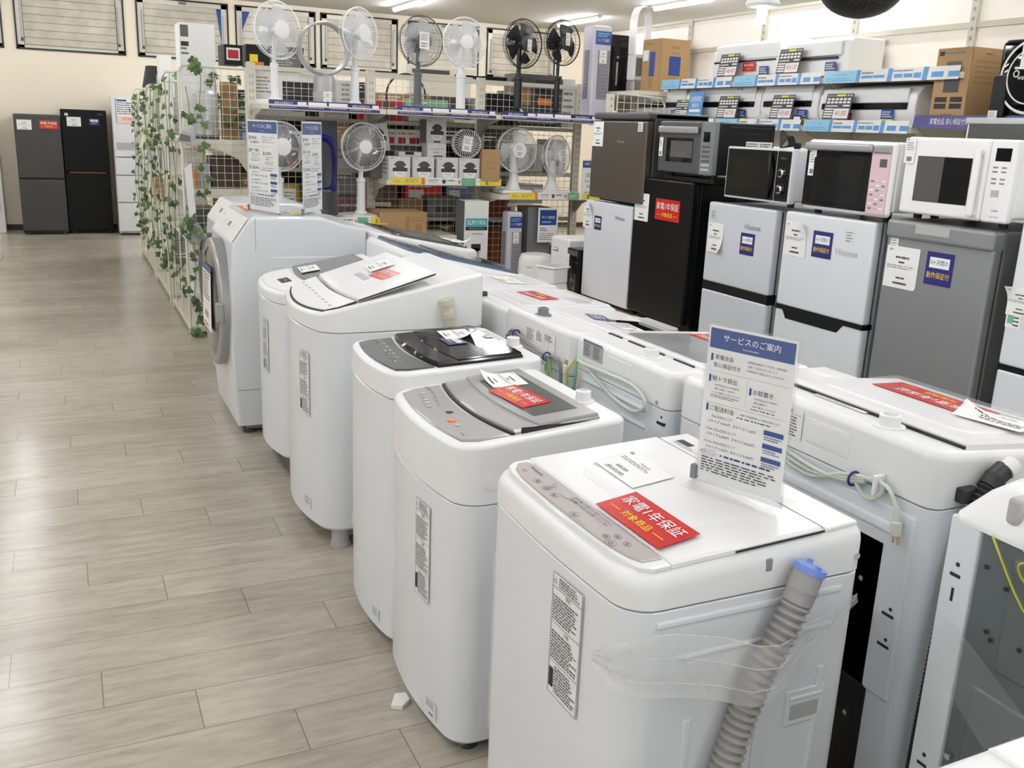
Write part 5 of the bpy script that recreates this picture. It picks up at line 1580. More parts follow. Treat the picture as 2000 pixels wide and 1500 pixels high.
MB().tube([(0, 0, .12), (0, 0, .94)], .004, CORDK, 6).build('cord', t)

# ------------------------------------------------------------------ fan rack: wire-backed shelving facing the camera
RY = 7.07
POSTS = [1.24, 2.105, 2.99, 3.86]
rack = thing('fan_rack', 'cream wire-backed shelf rack with navy price rails carrying the fans', 'rack', (0, RY, 0))
for x in POSTS:
    u = MB().box(x-.03, -.02, 0, x+.03, .02, 1.93, CREAM)
    for k in range(36):
        for dx in (-.012, .008):
            u.box(x+dx, -.0212, .08+.05*k, x+dx+.005, -.019, .105+.05*k, SEAMG)
    u.build('upright', rack, smooth=False)
def wires(mb, x0, x1, z0, z1, step=.052, r=.0018, y=0.0, axis='x'):
    def pt(a, z): return (a, y, z) if axis == 'x' else (y, a, z)
    n = max(1, round((x1-x0)/step)); m = max(1, round((z1-z0)/step))
    for i in range(n+1):
        a = x0+(x1-x0)*i/n
        mb.tube([pt(a, z0), pt(a, z1)], r, WIRE, 4, False)
    for j in range(m+1):
        z = z0+(z1-z0)*j/m
        mb.tube([pt(x0, z), pt(x1, z)], r, WIRE, 4, False)
for a, b in zip(POSTS, POSTS[1:]):
    m_ = MB()
    wires(m_, a+.04, b-.04, .12, 1.88)
    m_.build('wire_back', rack, smooth=False)
    MB().box(a+.03, -.012, 1.885, b-.03, .012, 1.915, CREAM).build('cross_rail', rack, smooth=False)
    MB().box(a+.03, -.012, .1, b-.03, .012, .13, CREAM).build('cross_rail', rack, smooth=False)
def rack_shelf(x0, x1, z, dep=.45, mat=None, back=.0, name='shelf'):
    s = MB().box(x0, -dep, z-.035, x1, back, z, mat or CREAM)
    for x in (x0+.003, x1-.008):
        s.prism([(x, -.01, z-.035), (x, -dep*.92, z-.035), (x, -dep*.8, z-.05), (x, -dep*.4, z-.08), (x, -.06, z-.16), (x, -.01, z-.17)], (.005, 0, 0), CREAMD)
    return s.build(name, rack, smooth=False)
NAVY_RAIL = [('t', '家電全品保証付き', .13, .62, .36, INKW, .75), ('l', .02, .1, .24, .32, 1, LIGHTG), ('r', .25, .5, .33, .85, INKW), ('r', .345, .5, .51, .88, INKW), ('l', .35, .12, .5, .35, 1, LIGHTG), ('r', .53, .5, .7, .88, INKW), ('l', .54, .12, .69, .35, 1, LIGHTG), ('t', '家電全品保証付き', .825, .62, .36, INKW, .75), ('l', .72, .1, .94, .32, 1, LIGHTG), ('r', .93, .5, .99, .85, INKW)]
YEL_RAIL = [('r', 0, 0, .27, 1, YEL), ('l', .02, .3, .1, .7, 2, INKG), ('t', 'H2ハロワフ', .185, .5, .62, INK, .6), ('r', .27, 0, .3, 1, ORG), ('l', .33, .55, .43, .8, 1, INK), ('l', .33, .2, .43, .4, 1, INKG), ('r', .455, .2, .485, .75, SMOKE), ('l', .5, .5, .58, .8, 1, INK), ('r', .6, .2, .62, .7, ORG), ('r', .63, 0, .76, 1, GRN), ('l', .64, .2, .74, .7, 2, INKW), ('r', .8, 0, 1, 1, YEL), ('r', .9, .5, .97, .9, ORG), ('r', .85, .1, .88, .8, GRN)]
TOPZ = 1.655
for (a, b, x0, x1) in ((POSTS[0], POSTS[1], 1.275, 2.04), (POSTS[1], POSTS[2], 2.17, 2.93), (POSTS[2], POSTS[3]+.2, 2.985, 3.80)):
    s = rack_shelf(a-.01, b-.02, TOPZ, .45)
    sticker('price_rail', s, (x0, -.4515, TOPZ-.03), (1, 0, 0), (0, .12, 1), x1-x0, .058, NAVY, NAVY_RAIL)['label'] = 'navy price rail with white lettering'
for (x0, x1, z, dep, rail) in ((1.25, 2.09, .885, .45, (1.5, 2.1)), (2.12, 3.02, 1.165, .36, (2.15, 3.03)), (2.99, 3.86, 1.07, .42, (3.08, 3.87)), (1.25, 2.09, .36, .45, None), (2.12, 2.66, .765, .40, None), (2.12, 2.98, .34, .45, None), (3.0, 3.86, .34, .45, None)):
    s = rack_shelf(x0, x1, z, dep)
    if rail:
        sticker('price_rail', s, (rail[0], -dep-.0015, z-.03), (1, 0, 0), (0, .1, 1), rail[1]-rail[0], .05, PAPER, YEL_RAIL)['label'] = 'yellow and white price rail'
# shelves on the rear face of the same rack
for x0, x1 in ((1.27, 2.09), (2.12, 2.98), (3.0, 3.86)):
    for z in (1.58, 1.22, .86, .42):
        MB().box(x0, .02, z-.03, x1, .46, z, CREAMD).build('rear_shelf', rack, smooth=False)

# ------------------------------------------------------------------ fans
def fan(label, loc, hz, Rr, yaw=0.0, mat=None, gmat=None, bmat=None, base='round', baser=.15, pole=.022, nb=5, tilt=0.0, tagm=None, nw=44, neck=None, hub=.06, guard_r=.0011, collar=None, sq=1.0, group=None):
    mat = mat or FANW
    gmat = gmat or mat
    bmat = bmat or FANT
    t = thing('electric_fan', label, 'fan', loc, 0, group)
    # stand
    b = MB()
    if base == 'round':
        b.lathe([(baser, 0), (baser, .012), (baser*.97, .022), (baser*.5, .032), (pole*2.2, .04), (pole*1.5, .06)], mat, 36)
    elif base == 'flat':
        b.lathe([(baser, 0), (baser, .022), (baser*.97, .028), (baser*.5, .031), (pole*2, .034), (pole*1.7, .05)], mat, 40)
    else:
        b.rbox(-baser, -baser*.8, 0, baser, baser*.8, .03, .02, mat)
    b.build('base', t)
    p = MB()
    top = hz-.03
    mid = neck if neck else .5
    if base == 'desk':
        p.lathe([(pole*2.4, .02), (pole*1.7, .06), (pole*1.2, .10), (pole, top)], mat, 18)
    else:
        p.lathe([(pole*1.35, .03), (pole*1.25, mid*hz), (pole*1.45, mid*hz+.005), (pole*1.45, mid*hz+.03), (pole*.75, mid*hz+.035), (pole*.75, top)], mat, 18)
    p.build('pole', t)
    # head, turned and tilted about the top of the pole
    T = Matrix.Translation((0, 0, hz)) @ Matrix.Rotation(yaw, 4, 'Z') @ Matrix.Rotation(tilt, 4, 'X')
    h = MB(); h.T = T
    h.lathe([(.03, .11), (.048, .10), (.055, .03), (.05, -.005), (.02, -.008)], mat, 20, 'y')
    h.rbox(-.022, -.0, -.075, .022, .06, -.02, .01, mat)
    h.build('motor_housing', t)
    y0 = -.052
    g = MB(); g.T = T
    g.torus((0, y0, 0), Rr, .0055 if gmat is not FANK else .005, gmat, 'y', 48, 6, 1, sq)
    for k in range(nw):
        a = 2*PI*k/nw
        ca, sa = math.cos(a), math.sin(a)*sq
        g.tube([(hub*ca, y0-.042, hub*sa), (Rr*.6*ca, y0-.038, Rr*.6*sa), (Rr*.9*ca, y0-.022, Rr*.9*sa), (Rr*ca, y0, Rr*sa)], guard_r, gmat, 3, False)
        g.tube([(.055*ca, .02, .055*sa), (Rr*.65*ca, .018, Rr*.65*sa), (Rr*.97*ca, -.012, Rr*.97*sa), (Rr*ca, y0, Rr*sa)], guard_r, gmat, 3, False)
    g.torus((0, y0-.026, 0), Rr*.84, .0012, gmat, 'y', 40, 4, 1, sq)
    g.torus((0, .005, 0), Rr*.85, .0014, gmat, 'y', 40, 4, 1, sq)
    g.torus((0, -.012, 0), Rr*.97, .002, gmat, 'y', 40, 4, 1, sq)
    go = g.build('guard', t, sharp=60)
    c = MB(); c.T = T
    c.lathe([(hub, y0-.040), (hub*.97, y0-.048), (hub*.5, y0-.051), (.001, y0-.051)], collar or mat, 28, 'y')
    c.build('guard_cap', go)
    rt = MB(); rt.T = T
    rt.lathe([(.03, -.012), (.032, -.05), (.024, -.062), (.001, -.064)], bmat if bmat is FANK else mat, 20, 'y')
    rt.build('hub', t)
    for k in range(nb):
        bl = MB(); bl.T = T @ Matrix.Rotation(2*PI*k/nb+.35, 4, 'Y')
        nr, na = 6, 5
        v = []
        for i in range(nr):
            rad = .028+(Rr*.84-.028)*i/(nr-1)
            wdt = (.30+.16*math.sin(PI*min(1, i/(nr-1)*.75))) * (5/nb)**.55
            for j in range(na):
                a = (j/(na-1)-.5)*2*wdt
                yy = -.032-.018*(j/(na-1)-.5)*2*(1-.3*i/(nr-1))
                v.append((rad*math.sin(a), yy, rad*math.cos(a)))
        fc = [(i*na+j, i*na+j+1, (i+1)*na+j+1, (i+1)*na+j) for i in range(nr-1) for j in range(na-1)]
        bl.add(v, fc, bmat)
        bl.build('blade', t)
    if tagm:
        tg = MB(); tg.T = T
        sheet(tg, (tagm[0], y0-.054, tagm[1]), (1, .0, -.06), E3, tagm[2], tagm[3], PAPER, [('l', .1, .5, .9, .9, 4, INKG), ('l', .2, .1, .8, .4, 2, INK)], t=.001)
        tg.build('price_tag', t, smooth=False)
    return t
fan('white stand fan at the aisle end of the top shelf, behind the dark picture box', (1.36, 6.84, TOPZ), .475, .185, R(24), FANW, None, None, 'flat', .13, .02, 5, R(-4), nw=64, collar=FANW)
fan('white stand fan just right of the bladeless ring fan on the top shelf', (1.93, 6.86, TOPZ), .50, .172, R(30), FANW, None, None, 'flat', .15, .022, 5, R(-2), nw=60, collar=FANW)
fan('grey stand fan with a white tag, beside the plain white stand fan', (2.40, 6.86, TOPZ), .485, .172, R(8), FANG, FANG, FANT, 'flat', .17, .022, 5, tagm=(-.045, -.055, .08, .115), nw=50)
fan('white stand fan with a plain white cap, next to the black stand fan', (2.74, 6.86, TOPZ), .50, .172, R(2), FANW, FANW, FANT, 'sq', .15, .026, 5, nw=54, collar=LIDW, hub=.05)
fan('black stand fan with five black blades and white tag, left of the other black fan', (3.21, 6.86, TOPZ), .525, .175, R(14), FANK, FANK, FANK, 'round', .13, .024, 5, tagm=(-.01, -.05, .04, .08), nw=40)
fan('black stand fan with see-through film on its cage, next to the slim tower fan', (3.545, 6.86, TOPZ), .555, .165, R(12), FANK, FANK, FANK, 'round', .15, .017, 4, tagm=(-.02, -.02, .04, .09), nw=40)
fan('white desk fan behind the clear sign, on the low rack shelf by the ivy', (1.36, 6.78, .886), .49, .165, R(10), FANW, FANW, SMOKE, 'flat', .13, .026, 7, nw=70, hub=.06, collar=LIDW)
fan('white stand fan on a wide flat disc base on the low rack shelf', (1.955, 6.80, .886), .505, .165, R(6), FANW, FANW, SMOKE, 'flat', .165, .024, 7, nw=70, hub=.048, collar=LIDW)
fan('white desk fan with three blades, left of the turned desk fan', (3.18, 6.82, 1.071), .33, .165, R(2), FANW, FANW, FANT, 'desk', .13, .03, 3, tagm=(-.04, -.05, .07, .10), nw=56, hub=.058, collar=LIDW)
fan('white desk fan turned to the right, beside the navy-headed card', (3.53, 6.84, 1.071), .29, .158, R(26), FANW, FANW, FANT, 'desk', .13, .03, 3, tagm=(-.03, -.05, .06, .10), nw=56, hub=.055, collar=LIDW, tilt=R(-4))
# bladeless ring
t = thing('bladeless_fan', 'white and silver bladeless ring fan on the top shelf, between two white stand fans', 'fan', (1.70, 6.82, TOPZ))
MB().lathe([(.08, 0), (.08, .05), (.078, .055), (.075, .19), (.06, .215)], SILVERP, 32).lathe([(.081, .06), (.081, .1)], LIGHTG, 32, caps=False).build('base', t)
MB().lathe([(.17, -.05), (.178, -.04), (.176, .07), (.168, .075), (.158, .06), (.163, -.045), (.17, -.05)], LIGHTG, 56, 'y', (0, 0, .385), caps=False).build('ring', t, sharp=50)
price_tag(t, (-.03, -.082, .02), (1, 0, 0), E3, .06, .08)
# dark grey panel with the blue oval
t = thing('loop_fan', 'bladeless fan with dark blue oval loop, behind the sign on the drum washing machine', 'fan', (1.66, 6.72, .886))
MB().lathe([(.075, 0), (.08, .01), (.078, .19), (.07, .205)], DARKG, 30).build('base', t)
P = [(-.055, 0, .2), (-.075, 0, .26), (-.075, 0, .44), (-.055, 0, .53), (0, 0, .56), (.055, 0, .53), (.075, 0, .44), (.075, 0, .26), (.055, 0, .2), (0, 0, .19)]
C_ = curve(P, 5)
MB().loft([[(p.x*k, y, .37+(p.z-.37)*k) for (k, y) in ((1.0, -.05), (1.14, -.03), (1.14, .05), (1.0, .055), (.86, .02))] for p in C_], LAMPB).build('loop', t, sharp=50)
o = MB().rbox(1.60, 6.98, .886, 1.83, 7.02, 1.56, .006, mk('slate_board', (92, 94, 98), .6)).build('display_board')
tag(o, 'plain dark grey board standing behind the blue loop fan on the rack', 'board')
# tower fans
def tower(label, loc, W, D, H, mat, slat, rz=0.0, head=True):
    t = thing('tower_fan', label, 'fan', loc, rz)
    MB().rbox(0, 0, 0, W, D, H, .02, mat).build('body', t)
    g = MB()
    for side in ((W*.30, W*.92, -.001),):
        x0, x1, y = side
        g.box(x0, y-.001, H*.22, x1, y+.004, H*.74, slat)
        for k in range(34):
            z = H*.225+H*.515*k/34
            g.box(x0, y-.004, z, x1, y, z+H*.006, mat)
    g.box(-.001, D*.3, H*.22, .004, D*.75, H*.74, slat)
    for k in range(34):
        z = H*.225+H*.515*k/34
        g.box(-.004, D*.3, z, 0, D*.75, z+H*.006, mat)
    g.build('air_grille', t, smooth=False)
    if head:
        sheet(MB(), (W*.12, -.0025, H*.80), (1, 0, 0), E3, W*.84, H*.14, BLUE, [('t', 'シンプル操作', .5, .3, .3, INKW, .6), ('l', .1, .55, .9, .9, 2, SKY)]).build('top_label', t, smooth=False)
        price_tag(t, (W*.35, -.0055, H*.60), (1, 0, 0), E3, W*.4, H*.14)
    return t
LAV = mk('pale_lavender_plastic', (206, 202, 214), .4)
tower('tall pale tower fan with blue top label, right end of the top shelf', (3.78, 6.74, TOPZ), .165, .17, .70, LAV, DARKG)
tower('short pale tower fan with blue label on the bottom shelf, left of the grey box', (3.08, 6.66, .34), .125, .13, .60, LAV, DARKG)
# circulator
t = thing('circulator', 'white round drum circulator with a tag, beside the small brown box', 'fan', (2.77, 6.80, 1.166))
T = Matrix.Translation((0, 0, .27)) @ Matrix.Rotation(R(-12), 4, 'Z')
h = MB(); h.T = T
h.lathe([(.098, -.05), (.103, -.06), (.106, -.05), (.106, .06), (.08, .09), (.03, .10)], LIDW, 40, 'y', caps=False)
h.build('housing', t)
g = MB(); g.T = T
for k in range(30):
    a = 2*PI*k/30
    g.tube([(.02*math.cos(a), -.056, .02*math.sin(a)), (.06*math.cos(a+.35), -.064, .06*math.sin(a+.35)), (.1*math.cos(a+.6), -.056, .1*math.sin(a+.6))], .0026, LIDW, 4, False)
g.lathe([(.03, -.06), (.03, -.066), (.001, -.066)], LIDW, 20, 'y')
g.lathe([(.095, .02), (.001, .02)], DARKG, 30, 'y')
go = g.build('grille', t)
tg = MB(); tg.T = T
sheet(tg, (-.045, -.07, -.05), (1, 0, -.15), (.15, 0, 1), .07, .11, PAPER, [('l', .1, .5, .9, .9, 3, INKG), ('l', .2, .1, .8, .35, 2, INK)]).build('price_tag', t, smooth=False)
MB().lathe([(.08, 0), (.08, .02), (.03, .03), (.02, .17)], LIDW, 24).build('base', t)

# ------------------------------------------------------------------ boxes on the rack (front faces the camera, local -y)
def rbx(label, x0, y0, z, W, D, H, mat, items=(), rz=0.0, name='product_box', side=(), tilt=0.0, cat='box', group=None, lettering=None):
    t = thing(name, label, cat, (x0, y0, z), rz, group)
    if tilt: t.rotation_euler = (0, tilt, rz)
    MB().rbox(0, 0, 0, W, D, H, .003, mat).build('carton', t)
    if items:
        sheet(MB(), (0, -.0015, 0), (1, 0, 0), E3, W, H, mat, items, t=.0012).build('print', t, smooth=False)
    if side:
        sheet(MB(), (-.0015, D, 0), (0, -1, 0), E3, D, H, mat, side, t=.0012).build('side_print', t, smooth=False)
    return t
def robot_print():
    dome = [(.53+.30*math.cos(PI*k/12), .52+.30*math.sin(PI*k/12)) for k in range(13)]
    ball = [(.53+.30*math.cos(PI+PI*k/12), .36+.30*math.sin(PI+PI*k/12)) for k in range(13)]
    return [('l', .06, .90, .3, .96, 1, INK), ('p', ball, PAPER), ('p', dome, SMOKE), ('r', .19, .36, .87, .52, DARKG), ('r', .17, .53, .34, .60, PAPER), ('r', .72, .53, .89, .60, PAPER), ('r', .36, .03, .70, .10, SMOKE), ('l', .4, .24, .66, .3, 1, INKG)]
RP = robot_print()
PB = mk('white_print_carton', (214, 212, 212), .5)
for x, lab in ((2.14, 'leftmost white box of the front row of dome-device boxes on the yellow-railed shelf'), (2.325, 'second white box from the left, front row of dome-device boxes, yellow-railed shelf'), (2.515, 'third white box from the left, front row of dome-device boxes, yellow-railed shelf'), (2.69, 'fourth white box in the front row of dome-device boxes, touching the brown box')):
    rbx(lab, x, 6.73, 1.166, .165, .15, .165, PB, RP, side=[('l', .1, .2, .9, .9, 4, INKG)], group='white boxes printed with a dark dome device')
rbx('white box with dark dome device, uppermost, on top of the white speaker-type box', 2.49, 6.90, 1.166+.165, .155, .14, .17, PB, RP, side=[('r', 0, 0, 1, 1, GREYBOX)], group='white boxes printed with a dark dome device').location.z = 1.43
rbx('white box with an arched black title, under the uppermost dome-device box', 2.50, 6.905, 1.166, .15, .13, .263, PAPER, [('t', 'Swimming Robot Toy', .5, .84, .05, INK), ('l', .3, .72, .7, .78, 1, INKG), ('r', .3, .55, .8, .66, SMOKE)])
rbx('white box with a dark dome device, tilted, beside the flat-base fan', 2.06, 6.93, 1.30, .16, .10, .20, PB, RP, tilt=R(-9), group='white boxes printed with a dark dome device').location.z = 1.345
o = MB().rbox(2.06, 6.90, 1.166, 2.25, 7.04, 1.32, .004, GREYBOX).build('grey_box'); tag(o, 'plain grey box on the yellow-railed shelf under the tilted dome-device box', 'box')
o = MB().rbox(2.28, 6.92, 1.166, 2.46, 7.04, 1.36, .004, PAPER).rbox(2.33, 6.918, 1.34, 2.40, 6.925, 1.36, .003, INK).build('white_box'); tag(o, 'low white carton between the tilted box and the arched-title box', 'box')
o = MB().rbox(2.09, 6.93, 1.545, 2.18, 7.03, 1.60, .004, GREYBOX).build('grey_box'); o.location = (0, 0, 0); tag(o, 'small dark grey block leaning on the rack above the tilted box', 'box')
o.location.z = -.0
rbx('small brown cardboard box with hexagon print, beside the round circulator', 2.865, 6.71, 1.166, .15, .14, .235, CARD, [('l', .1, .84, .9, .9, 1, CARDD), ('r', .3, .38, .7, .62, CARDD), ('r', .34, .42, .66, .58, CARD)], side=[('r', .0, .0, 1, 1, CARDD)])
rbx('tall white slim fan box with teal title, on the bottom shelf', 2.725, 6.68, .375, .195, .18, .645, PAPER, [('r', .04, .70, .96, .80, mk('teal_print', (84, 176, 184), .4)), ('t', 'SLIM FAN', .5, .75, .075, INKW, .75), ('r', .04, .66, .96, .70, INK), ('t', 'リモコンスリムファン', .5, .68, .025, INKW, .8), ('t', 'PrismMate', .55, .62, .03, INK), ('r', .04, .85, .2, .96, PAPER), ('r', .35, .02, .65, .45, LIGHTG), ('r', .42, .02, .58, .42, DARKG), ('r', .3, .42, .7, .5, INK)], side=[('r', 0, 0, 1, 1, GREYBOX)], name='fan_box')
rbx('big brown cardboard box on the low rack shelf behind the washing machines', 2.04, 6.62, .766, .36, .36, .175, CARD, [('r', .55, .2, .62, .8, CARDD), ('l', .65, .6, .95, .85, 2, CARDD), ('r', .75, .2, .9, .5, CARDD)], side=[('r', .0, .0, 1, 1, CARDD)]).location.z = .766
rbx('tall grey box behind a navy-headed price card on the bottom shelf', 3.285, 6.74, .36, .20, .2, .61, GREYBOX, [('l', .05, .2, .3, .9, 7, INKG)])
t = thing('price_card', 'white card with navy head, before the tall grey box on the bottom shelf', 'price card', (3.355, 6.70, .70))
sheet(MB(), (0, 0, 0), (1, 0, 0), E3, .175, .27, PAPER, [('r', .08, .5, .92, .94, BLUE), ('t', 'タワー扇風機', .5, .72, .09, INKW, .8), ('l', .2, .54, .8, .64, 1, SKY), ('l', .1, .32, .5, .44, 2, INK), ('l', .1, .06, .85, .28, 4, INKG)], t=.003).box(.02, .003, .0, .15, .035, .003, PAPER).build('card', t, smooth=False)
t = thing('price_card', 'white card with navy head on the desk fan shelf, beside the brown-grey fridge', 'price card', (3.70, 6.66, 1.072))
sheet(MB(), (0, 0, 0), (1, 0, 0), E3, .15, .275, PAPER, [('r', .03, .78, .97, .97, BLUE), ('t', '各種サービス', .5, .88, .1, INKW, .7), ('l', .25, .5, .75, .64, 3, INK), ('l', .2, .36, .8, .44, 2, INKG), ('l', .3, .22, .7, .3, 2, INK), ('l', .2, .06, .8, .12, 1, INKG)], t=.003).box(.02, .003, .0, .13, .035, .003, PAPER).build('card', t, smooth=False)
o = MB().rbox(3.40, 6.70, .375, 3.52, 6.86, .66, .004, CARD).build('cardboard_box'); o.location = (.1, -.0, 0); tag(o, 'brown cardboard box low on the bottom rack shelf beside the tall grey box', 'box')

t = thing('wire_fence', 'small cream wire fence with rounded corner behind the brown-grey fridge', 'wire fence', (3.765, 6.30, -.02))
m_ = MB()
m_.tube([(0, 0, 1.60), (0, 0, 1.862), (.38, 0, 1.845), (.42, 0, 1.80), (.42, 0, 1.60)], .008, WIRE, 8)
for k in range(1, 7):
    m_.tube([(.06*k, 0, 1.60), (.06*k, 0, 1.855)], .0025, WIRE, 4, False)
for k in range(4):
    m_.tube([(0, 0, 1.65+.05*k), (.42, 0, 1.65+.05*k)], .0025, WIRE, 4, False)
m_.build('net', t, smooth=False)
u = MB().box(-.085, -.02, 0, -.035, .02, 1.855, CREAM)
for k in range(4):
    u.box(-.065, -.0212, 1.66+.05*k, -.055, -.019, 1.68+.05*k, SEAMG)
u.build('post', t, smooth=False)

# ------------------------------------------------------------------ goods on the rear shelves, seen through the wire
RB = 7.12
G = 'goods on the rear shelves of the fan rack'
def gd(label, x, z, W, H, mat, items=(), D=.2, y=RB, name='product_box', cat='box'):
    return rbx(label, x, y, z, W, D, H, mat, items, name=name, cat=cat)
gd('big white box printed with a black portable grill, behind the first white fan', 1.27, 1.58, .50, .30, PAPER, [('r', .4, .38, .95, .8, INK), ('r', .42, .55, .9, .6, SMOKE), ('r', .38, .18, .48, .26, INK), ('r', .52, .12, .7, .2, INK), ('r', .72, .02, .92, .14, INK), ('l', .03, .5, .25, .9, 5, INKG)])
gd('white and grey box with small print, right of the portable grill box', 1.79, 1.58, .22, .27, PB, [('r', 0, .1, .6, .3, LIGHTG), ('r', .5, .2, .7, .34, PAPER), ('l', .5, .45, .8, .95, 4, INKG)])
gd('red carton behind the white stand fan pole on the rear top shelf', 1.955, 1.58, .11, .10, REDBOX, [('l', .1, .3, .9, .7, 2, PAPER)], name='red_carton')
gd('long red carton with a picture, behind the grey stand fan', 2.12, 1.58, .27, .14, REDBOX, [('r', .35, .1, .6, .95, SMOKE)], name='red_carton')
gd('pale green low carton behind the plain white stand fan', 2.44, 1.66, .30, .09, GREENBOX, [('l', .1, .55, .5, .8, 1, PAPER)], name='green_carton')
o = MB().rbox(2.42, RB, 1.582, 2.80, RB+.24, 1.655, .01, CREAM).build('storage_tray'); tag(o, 'cream tray under the pale green carton on the rear top shelf', 'tray')
t = thing('hanging_hoop', 'thin black hoop standing behind the grey stand fan', 'hoop', (2.50, RB+.30, 1.77))
MB().torus((0, 0, 0), .17, .008, INK, 'y', 40, 6, .95, 1.0).build('hoop', t)
gd('black carton behind the wire, under the pan lid', 3.07, 1.585, .20, .235, BLACK, [('r', .5, .3, .8, .38, INKG)], name='black_carton')
t = thing('frying_pan', 'flat black frying pan lying on top of the rack behind the black fans', 'pan', (3.13, RB+.10, 1.916))
MB().lathe([(.10, 0), (.135, .012), (.14, .03), (.133, .03), (.095, .008), (.001, .008)], BLACK, 32).build('body', t)
MB().rbox(-.30, -.012, .02, -.135, .012, .034, .006, BLACK).build('handle', t)
MB().lathe([(.02, .03), (.03, .05), (.001, .052)], BLACK, 16).build('knob', t)
gd('dark picture box with amber food photo, behind the black stand fans', 3.30, 1.585, .42, .40, SMOKE, [('r', .04, .4, .35, .8, CARDD), ('r', .45, .3, .96, .9, INK), ('r', .5, .42, .8, .55, ORG), ('r', .85, .6, .93, .8, MIDB), ('l', .1, .05, .9, .25, 4, PAPER)])
gd('white tall carton at the end of the rear top shelf, beside the tower fan', 3.735, 1.585, .11, .38, PAPER, [('l', .1, .1, .9, .9, 6, INKG)], name='white_carton')
cols = [('red and white flat carton on the second rear shelf, behind the clear sign', REDBOX, 1.30, .26, .12), ('white striped carton on the second rear shelf, behind the blue loop fan', PAPER, 1.58, .22, .16), ('white round-cornered bread maker on the second rear shelf behind the flat-base fan', LIDW, 1.83, .24, .20)]
for lab, mt, x, W_, H_ in cols:
    gd(lab, x, 1.22, W_, H_, mt, [('r', .05, .1, .95, .35, REDBOX), ('l', .1, .5, .9, .85, 2, INKG)] if mt is PAPER else [('l', .1, .3, .9, .8, 2, PAPER if mt is REDBOX else INKG)])
gd('wide white carton with three red bands behind the tilted box', 2.13, 1.40, .40, .12, PAPER, [('r', .3, .1, .45, .5, REDBOX), ('r', .52, .1, .67, .5, REDBOX), ('r', .74, .1, .95, .5, REDBOX), ('l', .05, .6, .95, .9, 1, ORG)])
o = MB().rbox(2.13, RB, 1.222, 2.55, RB+.25, 1.398, .008, SMOKE).build('storage_case'); tag(o, 'dark storage case under the red-banded white carton on the rear shelf', 'case')
gd('black appliance carton behind the round circulator', 2.66, 1.225, .25, .20, BLACK, [('r', .2, .2, .5, .6, SMOKE)], name='black_carton')
gd('black rice cooker carton behind the three-bladed desk fan', 3.05, 1.225, .26, .19, INK, [('r', .5, .2, .8, .5, LIGHTG)], name='black_carton')
gd('white bottle carton behind the turned desk fan', 3.42, 1.225, .16, .22, PAPER, [('r', .2, .1, .5, .9, CREAMD)], name='white_carton')
gd('cream carton at the right end of the second rear shelf', 3.62, 1.225, .17, .26, CREAM, [('r', .1, .2, .9, .35, SMOKE)])
gd('small amber-framed notice carton behind the white desk fan pole', 1.39, .865, .19, .23, mk('amber_carton', (186, 140, 60), .5), [('r', .1, .1, .85, .88, PAPER), ('l', .15, .2, .8, .8, 6, INKG)])
gd('dusty pink carton behind the flat-base fan pole', 1.78, .865, .30, .15, mk('dusty_pink_carton', (150, 108, 104), .6), [('l', .1, .4, .9, .7, 1, PAPER)])
gd('dark brown carton under the yellow-railed boxes', 2.35, .865, .20, .13, CARDD)
gd('grey toaster-like carton under the yellow-railed boxes', 2.60, .865, .26, .15, GREYBOX, [('r', .2, .2, .8, .5, SMOKE)])
gd('orange-brown wooden carton behind the desk fan shelf', 3.06, .865, .22, .20, ORANGE, name='orange_carton')
gd('second orange-brown carton low behind the tower fan', 3.16, .425, .24, .34, ORANGE, name='orange_carton')
gd('dark green carton low behind the slim fan box', 2.56, .425, .18, .34, LEAF2)
gd('white printer carton low on the rear shelf', 2.16, .425, .36, .28, PAPER, [('l', .1, .3, .9, .7, 3, INK)], name='white_carton')
gd('white kettle carton low on the rear shelf at the right', 3.50, .425, .26, .30, PAPER, [('r', .2, .2, .6, .7, SMOKE)], name='white_carton')
# a further rack behind, full of goods, glimpsed through the wire
rr = thing('rear_rack', 'cream rack full of goods glimpsed through the wire behind the fan rack', 'rack', (1.3, 8.55, 0))
for x in (0, .9, 1.8, 2.7):
    MB().box(x-.025, .0, 0, x+.025, .04, 1.75, CREAMD).build('upright', rr, smooth=False)
for z in (.12, .50, .88, 1.26, 1.62):
    MB().box(-.02, -.40, z-.03, 2.72, .0, z, CREAMD).build('shelf', rr, smooth=False)
for x0, x1 in ((0.03, .87), (.93, 1.77), (1.83, 2.67)):
    MB().box(x0, .01, .05, x1, .025, 1.7, mk('brown_pegboard', (96, 86, 74), .7)).build('back_panel', rr, smooth=False)
q = random.Random(33)
ordn = ['first', 'second', 'third', 'fourth', 'fifth', 'sixth', 'seventh', 'eighth', 'ninth']
pal = [('black', INK), ('brown', mk('dark_brown_carton', (74, 58, 46), .6)), ('grey', GREYBOX), ('dark grey', SMOKE), ('red', REDBOX), ('brown', CARDD), ('white', PAPER), ('black', BLACK), ('dark green', LEAF2), ('dusty blue', PLUM)]
for si, z in enumerate((.12, .50, .88, 1.26, 1.62)):
    x = 1.34
    k = 0
    while x < 3.85 and k < 9:
        W_ = q.uniform(.16, .36)
        H_ = q.uniform(.15, .31)
        cn, mt = pal[q.randrange(len(pal))]
        dk_ = mt in (INK, BLACK, SMOKE, GREYBOX, REDBOX, CARDD, PLUM)
        rbx('%s carton, %s from the aisle on the %s shelf up of the rear rack' % (cn, ordn[k], ordn[si]), x, 8.22, z, W_, .28, H_, mt, [('r', .1, .15, .5, .6, SMOKE if not dk_ else LIGHTG), ('l', .1, .68, .9, .9, 2, INK if not dk_ else PAPER)], name='product_carton', group='cartons on the rear rack')
        x += W_+q.uniform(.02, .08)
        k += 1
